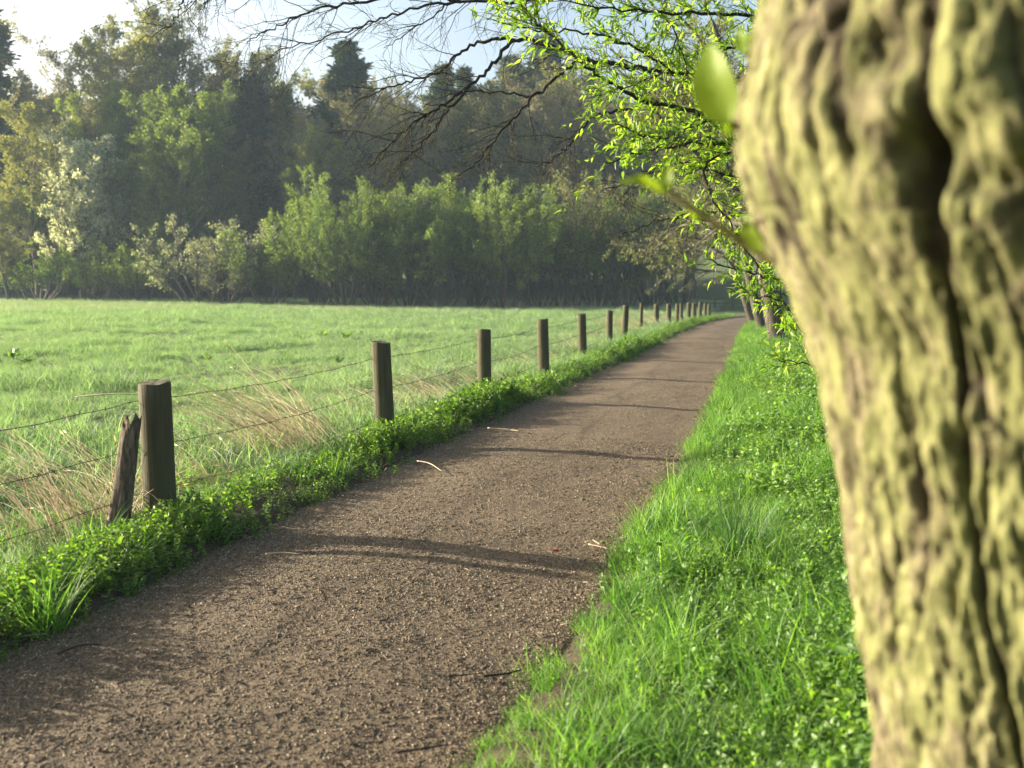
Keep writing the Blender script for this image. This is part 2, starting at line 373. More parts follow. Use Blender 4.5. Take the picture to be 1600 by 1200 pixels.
# right verge: long grass near the path, leafy herbs further in
protos = [blades(34, .15, .0055, .09, .5, r, 4, .8).mesh('verge_grass', M['verge']) for _ in range(5)] + [blades(40, .17, .005, .12, .5, r).mesh('verge_grass', M['verge']) for _ in range(3)]
X, Y = [], []
for (y0, y1, dn) in ((.5, 7, 170), (7, 15, 130), (15, 34, 75), (34, 70, 40)):
    x, y = jitter_fill(-1.1, 4.5, y0, y1, dn, r); X.append(x); Y.append(y)
X = np.concatenate(X); Y = np.concatenate(Y); l, rr = pathlr(Y); o_ = X - rr + .1 * fbm(X * 2, Y * 2, 3)
hb = sstep(-.1, .3, fbm(X * 1.1 + 3, Y * .9 + 8, 3) + .38 * sstep(.4, 1.0, o_) - .08 + .25 * (Y < 3.6) * (o_ > .5))
k = seen(X, Y, 200) & (o_ > -.02) & (r.random(len(X)) > hb * .6) & (r.random(len(X)) < .5 + sstep(-.05, .2, o_)); X, Y, o2 = X[k], Y[k], o_[k]
P, rot, scl, idx = place_points(X, Y, r, s=(.6, 1.25), nproto=8); scl *= (.5 + .5 * sstep(-.02, .3, o2)) * (.75 + .8 * sstep(-.1, .35, fbm(X * 1.9 + 61, Y * 1.5, 3)))
scatter('verge_grass', 'lush green grass on the right verge beside the path', protos, P, rot, scl, idx)
protos = [herb(r.uniform(.16, .26), 14, .058, r, M['herb2'], 'verge_herbs') for _ in range(6)] + [herb(.14, 10, .04, r, M['herb2'], 'verge_herbs') for _ in range(3)]
X, Y = [], []
for (y0, y1, dn) in ((.5, 7, 330), (7, 15, 220), (15, 34, 90), (34, 60, 40)):
    x, y = jitter_fill(-1.0, 4.2, y0, y1, dn, r); X.append(x); Y.append(y)
X = np.concatenate(X); Y = np.concatenate(Y); l, rr = pathlr(Y); o_ = X - rr + .1 * fbm(X * 2, Y * 2, 3)
hb = sstep(-.1, .3, fbm(X * 1.1 + 3, Y * .9 + 8, 3) + .38 * sstep(.4, 1.0, o_) - .08 + .25 * (Y < 3.6) * (o_ > .5))
k = seen(X, Y, 200) & (o_ > .05) & (r.random(len(X)) < .1 + hb); X, Y = X[k], Y[k]
P, rot, scl, idx = place_points(X, Y, r, s=(.6, 1.2), nproto=9)
scl *= (.65 + .7 * sstep(-.1, .35, fbm(X * 1.6 + 21, Y * 1.3, 3))) * (.5 + .5 * sstep(0, .5, o_[k])); scatter('verge_herbs', 'low leafy herbs growing through the right verge grass', protos, P, rot, scl, idx)

# left verge: leafy herbs and nettles under the fence, grass between
protos = [herb(r.uniform(.16, .27), 18, .064, r, M['herb'], 'fence_herbs') for _ in range(7)] + [herb(.16, 12, .045, r, M['herb'], 'fence_herbs') for _ in range(3)]
X, Y = [], []
for (y0, y1, dn) in ((.5, 7.5, 620), (7.5, 14, 400), (14, 26, 200), (26, 58, 100)):
    x, y = jitter_fill(-5.2, -1.5, y0, y1, dn, r); X.append(x); Y.append(y)
X = np.concatenate(X); Y = np.concatenate(Y); l, rr = pathlr(Y); o_ = l - X + .22 * fbm(X * 1.2, Y * 1.2, 3)
wdt = .78 + .3 * fbm(Y * .35, Y * 0 + 4, 2) + .25 * (Y < 5)
k = seen(X, Y, 200) & (o_ > -.12) & (o_ < wdt) & (r.random(len(X)) < .3 + sstep(-.2, .15, fbm(X * 1.7, Y * 1.7, 2))); X, Y, o2 = X[k], Y[k], o_[k]
P, rot, scl, idx = place_points(X, Y, r, s=(.6, 1.1), nproto=10); scl *= .95 * (.42 + .58 * sstep(-.1, .3, o2)) * (1 - .55 * sstep(.42, .75, o2)) * (.8 + .6 * sstep(-.1, .3, fbm(X * 1.4 + 9, Y * 1.4, 3)))
scatter('fence_herbs', 'leafy green herbs and nettles crowding the foot of the fence', protos, P, rot, scl, idx)
protos = [blades(24, .2, .006, .08, .45, r, 4, .8).mesh('fence_grass', M['verge']) for _ in range(5)]
x, y = jitter_fill(-5.2, -1.5, .5, 55, 18, r); l, rr = pathlr(y); o_ = l - x + .2 * fbm(x * 1.2, y * 1.2, 3)
k = seen(x, y, 200) & (o_ > .02) & (o_ < 1.5) & (r.random(len(x)) < .25 + .8 * sstep(0, .3, fbm(x * .9 + 50, y * .9, 2))); x, y, o2 = x[k], y[k], o_[k]
P, rot, scl, idx = place_points(x, y, r, s=(.6, 1.3), nproto=5); scl *= .5 + .5 * sstep(0, .3, o2)
scatter('fence_grass', 'tufts of longer grass along the fence line', protos, P, rot, scl, idx)

# chips of the mulch surface
def chip(r, L, w, h):
    a = np.linspace(0, 2 * np.pi, 6, endpoint=False) + r.normal(0, .15, 6)
    ring = np.stack([L * .5 * np.cos(a) * r.uniform(.7, 1.2, 6), w * .5 * np.sin(a) * r.uniform(.7, 1.2, 6)], -1)
    bend = r.uniform(-.2, .2) * ring[:, :1] ** 2 / L
    top = np.concatenate([ring * .8, bend + h * r.uniform(.6, 1.1, (6, 1))], 1); bot = np.concatenate([ring, bend - .002 + 0 * bend], 1)
    g = Geo(); k = np.arange(6); g.add(np.concatenate([bot, top]), np.stack([k, (k + 1) % 6, (k + 1) % 6 + 6, k + 6], -1), 0, r.random()); g.F.append((np.array([[6, 7, 8, 9, 10, 11]]), 0))
    return g.mesh('wood_chips', M['chip'])
protos = [chip(r, r.uniform(.005, .014), r.uniform(.004, .008), r.uniform(.001, .0042)) for _ in range(14)] + [chip(r, r.uniform(.03, .06), .004, .003) for _ in range(1)]
X, Y = [], []
for (y0, y1, dn) in ((1, 5.5, 12000), (5.5, 9, 6000), (9, 16, 1300), (16, 30, 300)):
    x, y = jitter_fill(-3.4, -.4, y0, y1, dn, r); X.append(x); Y.append(y)
X = np.concatenate(X); Y = np.concatenate(Y); l, rr = pathlr(Y); e = np.minimum(X - l, rr - X)
k = seen(X, Y, 100) & (e > -.08) & (r.random(len(X)) < .55 + .4 * sstep(.35, 0, e) + .45 * fbm(X * 1.2, Y * 1.2, 3)); X, Y = X[k], Y[k]
u = (X - l[k]) / (rr[k] - l[k]); ed = np.minimum(u, 1 - u) * (rr[k] - l[k])
Z = .03 * sstep(0, 1, ed) + .022 * fbm(X * 1.4, Y * 1.4, 3) + .006 * fbm(X * 9, Y * 9, 2) - .12 * sstep(.0, -.35, ed)
P, rot, scl, idx = place_points(X, Y, r, z=Z + .0005, tilt=.25, s=(.5, 1.2), nproto=15)
scatter('wood_chips', 'loose brown and tan wood chips covering the path', protos, P, rot, scl, idx)

lit = [chip(r, r.uniform(.04, .12), .005, .004) for _ in range(4)] + [chip(r, r.uniform(.03, .05), r.uniform(.012, .022), .008) for _ in range(4)]
M['litter'] = leaf_mat('dead_litter', (.09, .065, .04), (.17, .13, .085), (.30, .25, .17), .2, 1.1, .6, .02, 5)
for q_ in lit: q_.materials[0] = M['litter']
x, y = jitter_fill(-3.5, -.3, 1, 18, 90, r); l, rr = pathlr(y); e = np.minimum(x - l, (rr - x) * 1.6)
k = seen(x, y, 100) & (e > -.08) & (r.random(len(x)) < 1.0 * np.exp(-(e / .2) ** 2) + .008); x, y = x[k], y[k]
P, rot, scl, idx = place_points(x, y, r, z=path_z(x, y) + .004, tilt=.25, s=(.4, 1.1), nproto=8)
scatter('dead_litter', 'pale dead stalks and leaves littering the edges of the path', lit, P, rot, scl, idx)

# ------------------------------------------------------------------ trees
def grow(r, base, levels, direction=(0, 0, 1)):
    """levels: dicts n (children), len, rad, ang, t0, seg, wander, trop, k ; returns per-level (P, Rad)"""
    out = []
    S = np.array([base], float); D = unit(np.array([direction], float)); Ln = np.array([levels[0]['len']], float); Rd = np.array([levels[0]['rad']], float)
    for li, lv in enumerate(levels):
        if li:
            c = lv['n']; m = len(S0)
            t = (np.arange(c)[None] + r.random((m, c))) / c; t = lv['t0'] + (lv.get('t1', 1) - lv['t0']) * t
            f = t * (n - 1); i0 = np.clip(f.astype(int), 0, n - 2); fr = (f - i0)[..., None]; rows = np.arange(m)[:, None]
            pos = P[rows, i0] * (1 - fr) + P[rows, i0 + 1] * fr; dr = unit(P[rows, i0 + 1] - P[rows, i0])
            rad = Rad[rows, i0] * (1 - fr[..., 0]) + Rad[rows, i0 + 1] * fr[..., 0]
            ang = lv['ang'] * r.uniform(.7, 1.3, t.shape)[..., None]
            pd = perp(dr, r); pd = unit(pd + np.array([0, 0, lv.get('upb', 0.)]))
            D = unit(dr * np.cos(ang) + pd * np.sin(ang)).reshape(-1, 3)
            shape = lv.get('shape', lambda t: 1 - .55 * t)
            Ln = (Ln[:, None] * lv['len'] * shape(t) * r.uniform(.65, 1.25, t.shape)).ravel()
            Rd = np.maximum(rad * lv['rad'], lv.get('rmin', .004)).ravel(); S = pos.reshape(-1, 3)
        n = lv['seg'] + 1; m = len(S)
        P = np.empty((m, n, 3)); P[:, 0] = S; d = D.copy()
        for s in range(1, n):
            P[:, s] = P[:, s - 1] + d * (Ln / (n - 1))[:, None]
            d = unit(d + r.normal(0, lv['wander'], (m, 3)) + np.array([0, 0, lv['trop']]))
        Rad = Rd[:, None] * np.linspace(1, lv.get('tip', .25), n)[None]
        S0 = S; out.append((P, Rad))
    return out
def rhombs(r, pos, d, L, Wd, g, mi=0):
    n = len(pos); d = unit(d); s = perp(d, r) * (Wd * .5)[:, None]; L = L[:, None]
    V = np.stack([pos, pos + d * L * .45 + s, pos + d * L, pos + d * L * .45 - s], 1).reshape(-1, 3)
    g.add(V, np.arange(n * 4).reshape(n, 4), mi, np.repeat(r.random(n), 4))
def on_branches(r, P, per, t0=.2):
    m, n, _ = P.shape; t = t0 + (1 - t0) * r.random((m, per)); f = t * (n - 1); i0 = np.clip(f.astype(int), 0, n - 2); fr = (f - i0)[..., None]; rows = np.arange(m)[:, None]
    pos = (P[rows, i0] * (1 - fr) + P[rows, i0 + 1] * fr).reshape(-1, 3); d = unit(P[rows, i0 + 1] - P[rows, i0]).reshape(-1, 3)
    return pos, d
def build_tree(lv, trunk_lv, ks, r, leaf=None, bark='bark_far', twig='bark_twig', mat=None, name='tree', direction=(0, 0, 1), nstem=1, stem_spread=0., stem_ang=0.):
    """returns (trunk mesh, crown mesh)"""
    gt, gc = Geo(), Geo()
    for s in range(nstem):
        a = r.uniform(0, 6.28); b = np.array([math.cos(a), math.sin(a), 0]) * stem_spread * math.sqrt(r.random())
        dirn = np.array(direction, float) if nstem == 1 else np.array([0, 0, 1.]) + np.array([math.cos(a), math.sin(a), 0]) * stem_ang * r.uniform(.2, 1.)
        b[2] = -.15
        lv2 = [dict(x) for x in lv]; lv2[0]['len'] *= r.uniform(.75, 1.1) if nstem > 1 else 1
        out = grow(r, b, lv2, dirn)
        for i, (P, Rd) in enumerate(out):
            V, q = tubes(P, Rd, ks[i]); (gt if i <= trunk_lv else gc).add(V, q, 0, .5)
        if leaf:
            for (li, per, L, Wd, t0) in leaf:
                pos, d = on_branches(r, out[li][0], per, t0); n = len(pos)
                dd = unit(d + r.normal(0, .8, (n, 3)) + np.array([0, 0, .15]))
                rhombs(r, pos + r.normal(0, L * .5, (n, 3)), dd, L * r.uniform(.6, 1.4, n), Wd * r.uniform(.6, 1.4, n), gc, 1)
    return gt.mesh('trunk', M[bark], True), gc.mesh('crown', [M[twig], M[mat] if mat else M[twig]])
rnd = lambda t: .38 + .75 * np.sin(np.pi * np.clip(t * .92 + .02, 0, 1)) ** .8
dec = lambda H, rad, n1=16, upb=.5: [dict(len=H * .74, rad=rad, seg=9, wander=.09, trop=.03, tip=.2),
    dict(n=n1, len=.46, rad=.5, ang=.95, t0=.2, seg=6, wander=.18, trop=.10, upb=upb, tip=.25, rmin=.035, shape=rnd),
    dict(n=9, len=.46, rad=.55, ang=.75, t0=.2, seg=4, wander=.2, trop=.06, tip=.3, rmin=.02),
    dict(n=8, len=.6, rad=.6, ang=.7, t0=.15, seg=3, wander=.2, trop=.05, tip=.4, rmin=.013)]
F = lambda n, c0, c1, c2, ws=.12, ob=.5, tr=.4, pt=.3: leaf_mat(n, c0, c1, c2, tr, 1.5, .6, .03, ws, ob, pt)
M['l_olive'] = F('olive_buds', (.09, .095, .028), (.165, .175, .048), (.24, .25, .075))
M['l_brown'] = F('brown_buds', (.10, .095, .05), (.165, .155, .08), (.23, .22, .11))
M['l_fresh'] = F('fresh_crown', (.09, .135, .022), (.165, .225, .038), (.24, .30, .06))
M['l_hedge'] = F('willow_crown', (.065, .115, .014), (.12, .19, .024), (.20, .27, .045), .15, .55)
M['l_yellow'] = F('yellow_green_crown', (.09, .12, .02), (.16, .19, .04), (.25, .27, .07))
M['l_blossom'] = F('blossom', (.12, .16, .06), (.5, .52, .42), (.75, .76, .7), .5, .1)
M['l_grey'] = F('greyish_crown', (.10, .12, .075), (.17, .19, .12), (.35, .37, .28), .4, .3)
M['l_conifer'] = F('needles', (.018, .04, .022), (.035, .07, .036), (.06, .10, .05), .2, .3, .15)

PRO = {}
def proto(kind, i): return PRO[kind][i % len(PRO[kind])]
r = np.random.default_rng(21)
def mk_dec(kind, n, H, mat, per, L, Wd, **k):
    PRO[kind] = [(*build_tree(dec(H, H * .016, **k), 0, (8, 5, 3, 3), r, [(3, per, L, Wd, .1), (2, per // 2 + 1, L, Wd, .4)], mat=mat), H) for _ in range(n)]
mk_dec('bare', 3, 20., 'l_brown', 9, .17, .08, n1=20)
mk_dec('olive', 3, 20., 'l_olive', 16, .22, .11, n1=20)
mk_dec('fresh', 3, 16., 'l_fresh', 17, .20, .10, n1=20)
mk_dec('yellow', 1, 14., 'l_yellow', 12, .18, .09, upb=1.2)
mk_dec('blossom', 2, 13., 'l_blossom', 13, .17, .12)
PRO['conifer'] = []
for _ in range(3):
    H = 24.; lv = [dict(len=H, rad=.3, seg=8, wander=.01, trop=.02, tip=.08),
        dict(n=110, len=.23, rad=.3, ang=1.55, t0=.08, seg=4, wander=.06, trop=-.02, tip=.3, rmin=.025, shape=lambda t: 1.08 - t * 1.02),
        dict(n=12, len=.36, rad=.5, ang=.8, t0=.1, seg=2, wander=.1, trop=-.08, tip=.5, rmin=.015)]
    PRO['conifer'].append((*build_tree(lv, 0, (8, 4, 3), r, [(2, 14, .46, .19, .0), (1, 20, .42, .2, .2)], mat='l_conifer'), H))
def mk_shrub(kind, n, H, mat, stems, per, L, Wd, ang=.5, spread=.7, twig='bark_twig'):
    PRO[kind] = []
    for _ in range(n):
        lv = [dict(len=H * .88, rad=.08, seg=7, wander=.09, trop=.045, tip=.2),
            dict(n=12, len=.38, rad=.5, ang=.6, t0=.3, seg=4, wander=.15, trop=.07, tip=.3, rmin=.013),
            dict(n=8, len=.5, rad=.6, ang=.6, t0=.1, seg=3, wander=.15, trop=.05, tip=.4, rmin=.009)]
        PRO[kind].append((*build_tree(lv, 0, (5, 3, 3), r, [(2, per, L, Wd, .1), (1, per // 2, L, Wd, .45)], mat=mat, nstem=stems, stem_spread=spread, stem_ang=ang, twig=twig), H))
mk_shrub('willow', 4, 9., 'l_hedge', 15, 14, .15, .075, .8)
mk_shrub('willowbrown', 2, 8., 'l_olive', 14, 5, .15, .06)
mk_shrub('scrub', 2, 5., 'l_hedge', 12, 6, .15, .08, .9, .8)
mk_shrub('greyscrub', 2, 5., 'l_grey', 12, 6, .13, .07, .9, .8)

NAMES = {'bare': ('bare_tree', 'tree'), 'olive': ('budding_tree', 'tree'), 'fresh': ('leafing_tree', 'tree'), 'yellow': ('leafing_tree', 'tree'), 'blossom': ('blossom_tree', 'tree'),
         'conifer': ('conifer', 'tree'), 'willow': ('willow_shrub', 'shrub'), 'willowbrown': ('willow_shrub', 'shrub'), 'scrub': ('shrub', 'shrub'), 'greyscrub': ('shrub', 'shrub')}
cnt = {}
def tree(kind, px, depth, top, label, group, wide=1.0):
    i = cnt.get(kind, 0); cnt[kind] = i + 1
    tm, cm, H = proto(kind, i); x, y = on_ground(px, depth); z = float(height(x, y))
    zt = CAM[2] + (HORIZON - top) / F_ * depth; s = (zt - z) / (H * (1.0 if kind in ('conifer', 'willow', 'willowbrown', 'scrub', 'greyscrub') else .93))
    nm, cat = NAMES[kind]; o = tag(empty(nm, (x, y, z), i * 2.1 + .3), label, cat, group); o.scale = (s * wide, s * wide, s)
    link('trunk', tm, o); link('crown', cm, o); return o
G1, G2, G3, G4 = 'willow shrubs along the far edge of the meadow', 'trees of the wood behind the willow shrubs', 'conifers in the wood', 'shrubs at the left edge of the wood'
for a in [
  ('willow', 497, 74, 268, 'tall yellowish willow shrub at the left end of the willow row', G1, .8),
  ('willow', 540, 70, 300, 'rounded green willow shrub with bunched foot, second from the left of its row', G1),
  ('willow', 590, 71, 285, 'willow shrub behind the gap between the first and second tall fence posts', G1),
  ('willow', 640, 72, 268, 'upright willow shrub with yellow-green top under the tip of the bare hanging limb', G1),
  ('willow', 690, 70, 280, 'willow shrub with dark crooked stems showing at its foot', G1),
  ('willow', 742, 72, 288, 'dense willow shrub rising above the third tall fence post', G1),
  ('willow', 790, 69, 276, 'bright green dome of a willow shrub in the middle of the row', G1),
  ('willow', 838, 71, 284, 'dark green willow shrub rising above the fourth tall fence post', G1),
  ('willowbrown', 885, 70, 268, 'brownish thin-leaved willow shrub rising above the fifth tall fence post', G1),
  ('willow', 930, 72, 275, 'olive willow shrub behind the sixth tall fence post', G1),
  ('willowbrown', 975, 70, 280, 'brown twiggy willow shrub behind the middle of the fence', G1),
  ('willow', 1018, 72, 290, 'green willow shrub behind the far crowded fence posts', G1),
  ('willowbrown', 1062, 75, 300, 'thin brown willow shrub nearest the far end of the fence', G1),
  ('scrub', 215, 80, 372, 'low dark green bush left of the whitish bush', G4, 1.1),
  ('scrub', 150, 82, 392, 'brownish low bush under the white blossoming tree', G4, 1.2),
  ('greyscrub', 352, 74, 385, 'low whitish blossoming bush at the meadow edge', G4, 1.3),
  ('greyscrub', 318, 75, 335, 'taller grey green bush behind the whitish bush', G4, 1.2),
  ('scrub', 420, 73, 350, 'dim green bush left of the willow row', G4, 1.0),
  ('scrub', 262, 92, 365, 'dark bush behind the gap in the meadow edge', G4, 1.2),
  ('olive', 12, 82, 300, 'small crooked tree at the left edge of the meadow', G2, 1.1),
  ('scrub', 60, 84, 380, 'bush beside the small crooked tree at the meadow edge', G4, 1.3),
  ('blossom', 128, 86, 208, 'white blossoming tree at the edge of the wood', G2, .85),
  ('blossom', 172, 88, 270, 'smaller thinly blossoming tree just right of the tall white one', G2, .8),
  ('fresh', 215, 88, 150, 'tall fresh green tree right of the white blossoming tree', G2),
  ('fresh', 275, 86, 150, 'fresh green tree with a visible dark trunk in the middle of the left wood', G2),
  ('olive', 335, 88, 190, 'olive brown tree left of the dark conifer gap', G2),
  ('fresh', 170, 93, 165, 'pale green tree behind the white blossoming tree', G2, .9),
  ('olive', 60, 88, 180, 'olive tree in front of the dark conifers at the left', G2),
  ('yellow', 462, 80, 205, 'slender yellow green tree right of the dark conifer gap', G2, .8),
  ('bare', 105, 100, 100, 'bare pale tree against the sky beside the left conifer', G2),
  ('bare', 165, 100, 70, 'tall bare tree left of the highest crowns', G2),
  ('olive', 225, 102, 48, 'tall budding tree left of the highest crown', G2),
  ('olive', 290, 101, 32, 'highest budding crown of the left wood', G2),
  ('bare', 350, 103, 48, 'tall bare tree right of the highest crown', G2),
  ('olive', 400, 106, 110, 'budding tree sloping down to the sky gap', G2),
  ('bare', 505, 92, 170, 'bare brown tree between the yellow green tree and the peaked conifer', G2),
  ('bare', 575, 90, 150, 'wide bare tree in front of the peaked conifer', G2, 1.15),
  ('bare', 640, 94, 135, 'bare brown tree right of the peaked conifer', G2, 1.1),
  ('bare', 705, 91, 150, 'bare brown tree behind the middle of the willow row', G2, 1.2),
  ('olive', 770, 95, 140, 'budding tree behind the bright green willow dome', G2, 1.1),
  ('bare', 835, 92, 130, 'bare tree behind the dark green willow', G2, 1.2),
  ('olive', 900, 96, 120, 'olive tree behind the brownish willow', G2, 1.1),
  ('bare', 965, 93, 140, 'bare tree behind the twiggy willow', G2, 1.1),
  ('olive', 1035, 96, 150, 'olive tree behind the far fence posts', G2, 1.1),
  ('bare', 1085, 84, 200, 'twin-looking dim tree left of the far meadow gap', G2, .8),
  ('conifer', 14, 100, 26, 'tall dark conifer at the left edge of the picture', G3, 1.4),
  ('conifer', -35, 98, 60, 'dark conifer just beyond the left edge of the picture', G3),
  ('conifer', 52, 106, 150, 'shorter dark conifer right of the tall left one', G3, 1.2),
  ('conifer', 412, 100, 132, 'dark bluish conifer filling the gap left of the yellow green tree', G3, 1.6),
  ('conifer', 448, 110, 150, 'dark conifer on the right of the dark gap', G3, 1.2),
  ('conifer', 376, 112, 140, 'dark conifer behind the olive brown tree', G3, 1.2),
  ('conifer', 560, 101, 84, 'peaked conifer standing above the bare brown trees', G3, 1.6),
  ('conifer', 532, 108, 128, 'lower conifer on the left shoulder of the peaked one', G3, 1.5),
  ('conifer', 690, 112, 118, 'small conifer top right of the peaked conifer', G3, 1.2),
  ('conifer', 735, 115, 122, 'conifer top between two others behind the bare limb', G3, 1.2),
  ('conifer', 795, 112, 104, 'conifer top behind the bend of the bare limb', G3, 1.2),
  ('conifer', 845, 110, 76, 'tallest conifer top at the edge of the young leaves', G3, 1.5),
  ('conifer', 930, 115, 130, 'conifer behind the sparse young leaves', G3, 1.2)]: tree(*a)
fl = 'tall dim hazy tree of the far wood behind the front trees'
for j, px in enumerate(np.linspace(-70, 1330, 30)):
    gap = 1095 < px < 1180
    tree('olive' if j % 3 else 'bare', px + 20 * math.sin(j * 3.3), 126 + 8 * math.sin(j * 1.7) + (25 if gap else 0), [175, 150, 185, 140][j % 4] if not gap else 250, fl, 'trees of the far wood', 1.35)

for j, px in enumerate(np.linspace(-70, 440, 12)):
    tree('scrub', px + 14 * math.sin(j * 2.3), 108 + 8 * math.sin(j * 1.9), 300 + 30 * math.sin(j * 4.1), 'dim undergrowth bush between the trunks of the wood', 'undergrowth bushes of the wood', 1.7)

for j, px in enumerate(np.linspace(1400, 2300, 10)):
    tree('olive' if j % 2 else 'bare', px, 110 + 8 * math.sin(j * 1.7), [175, 150, 185, 140][j % 4], fl, 'trees of the far wood', 1.4)

# ------------------------------------------------------------------ row of trees on the right of the path
r = np.random.default_rng(5)
M['l_alder'] = F('alder_buds', (.09, .11, .03), (.14, .165, .04), (.21, .24, .06), .5, .2)
def row_tree(px, depth, rad, H, lean, label, kids=18):
    x, y = on_ground(px, depth); z = float(height(x, y))
    lv = [dict(len=H, rad=rad, seg=10, wander=.06, trop=.05, tip=.2),
        dict(n=kids, len=.72, rad=.5, ang=1.05, t0=.22, seg=8, wander=.13, trop=-.015, tip=.2, rmin=.012, upb=.3),
        dict(n=13, len=.42, rad=.5, ang=.65, t0=.12, seg=5, wander=.16, trop=-.05, tip=.3, rmin=.008),
        dict(n=9, len=.45, rad=.6, ang=.6, t0=.1, seg=4, wander=.16, trop=-.04, tip=.4, rmin=.0035)]
    tm, cm = build_tree(lv, 0, (12, 6, 4, 3), r, [(3, 9, .06, .035, .1)], bark='bark', twig='bark_grey', mat='l_alder', direction=lean)
    o = tag(empty('alder_tree', (x, y, z)), label, 'tree', 'row of trees on the right of the path')
    link('trunk', tm, o); link('crown', cm, o)
row_tree(1222, 23, .25, 8.5, (-.22, 0, 1), 'nearest rough-barked leaning tree of the row right of the path')
row_tree(1196, 31, .17, 8.5, (-.3, .0, 1), 'second leaning tree of the row right of the path')
row_tree(1180, 39, .16, 9, (-.35, .0, 1), 'leaning tree of the row where the path bends out of sight')
row_tree(1290, 17, .2, 8.5, (-.2, .1, 1), 'hidden tree of the row behind the young leaves', 12)

# bare limb hanging over the path: tree stands behind the big trunk, limbs follow the photograph
def limb_geo(g, paths, r0, r1, k=7):
    out = []
    for p in paths:
        w = np.array([at(*q) for q in p[0]]); n = 6 * len(w); L = smooth_line(w, n); L[1:-1] += r.normal(0, .006 * p[0][0][2] / 5, (n - 2, 3))
        a, b = p[1]; g.tube(L, np.linspace(a, b, n), k); out.append((L, np.linspace(a, b, n)))
    return out
def twigs_on(g, lines, r, step, ln, rad, trop, ang=.9, sub=6, t0=.1, buds=None, bias=(0, 0, 0)):
    """side twigs, their sub-twigs and buds along given limbs"""
    S, D, R0 = [], [], []
    for L, rd in lines:
        seg = np.linalg.norm(np.diff(L, axis=0), axis=1); s = np.concatenate([[0], np.cumsum(seg)]); m = max(2, int(s[-1] * (1 - t0) / step))
        u = s[-1] * (t0 + (1 - t0) * np.sort(r.random(m))); p = np.stack([np.interp(u, s, L[:, j]) for j in range(3)], -1)
        p2 = np.stack([np.interp(u + .05, s, L[:, j]) for j in range(3)], -1); p1 = np.stack([np.interp(u - .05, s, L[:, j]) for j in range(3)], -1)
        S.append(p); D.append(unit(p2 - p1)); R0.append(np.interp(u, s, rd))
    S = np.concatenate(S); D = np.concatenate(D); R0 = np.concatenate(R0); m = len(S)
    a = ang * r.uniform(.5, 1.3, (m, 1)); d = unit(D * np.cos(a) + unit(perp(D, r) + np.array(bias)) * np.sin(a))
    n = 8; P = np.empty((m, n, 3)); P[:, 0] = S; Ls = ln * r.uniform(.3, 1.3, m)
    for s in range(1, n):
        P[:, s] = P[:, s - 1] + d * (Ls / (n - 1))[:, None]; d = unit(d + r.normal(0, .13, (m, 3)) + np.array([0, 0, trop]))
    Rd = np.minimum(R0 * .6, rad)[:, None] * np.linspace(1, .4, n)
    V, q = tubes(P, Rd, 4); g.add(V, q)
    res = [(P, Rd)]
    if sub:
        pos, dd = on_branches(r, P, sub, .15); m2 = len(pos); a = .7 * r.uniform(.6, 1.3, (m2, 1)); d = unit(dd * np.cos(a) + perp(dd, r) * np.sin(a))
        n2 = 5; P2 = np.empty((m2, n2, 3)); P2[:, 0] = pos; L2 = ln * .38 * r.uniform(.3, 1.3, m2)
        for s in range(1, n2):
            P2[:, s] = P2[:, s - 1] + d * (L2 / (n2 - 1))[:, None]; d = unit(d + r.normal(0, .15, (m2, 3)) + np.array([0, 0, trop]))
        R2 = np.full((m2, n2), rad * .42) * np.linspace(1, .5, n2); V, q = tubes(P2, R2, 3); g.add(V, q); res.append((P2, R2))
    if buds:
        per, L, Wd = buds
        pos, dd = on_branches(r, res[-1][0], per, .1); m3 = len(pos); rhombs(r, pos, unit(dd + r.normal(0, .6, (m3, 3))), L * r.uniform(.6, 1.4, m3), Wd * r.uniform(.6, 1.4, m3), g, 1)
    return res
bx, by = on_ground(1440, 11.5); bz = float(height(bx, by))
bt = tag(empty('overhanging_tree', (0, 0, 0)), 'bare dark-limbed tree whose twigs hang over the path against the sky', 'tree')
tr_line = smooth_line([[bx, by, bz - .1], [bx - .05, by, 2.2], [bx - .25, by - .1, 4.2], [bx - .5, by - .2, 6.5]], 24)
link('trunk', Geo().tube(tr_line, np.linspace(.17, .06, 24), 10).mesh('trunk', M['bark'], True), bt)
g = Geo()
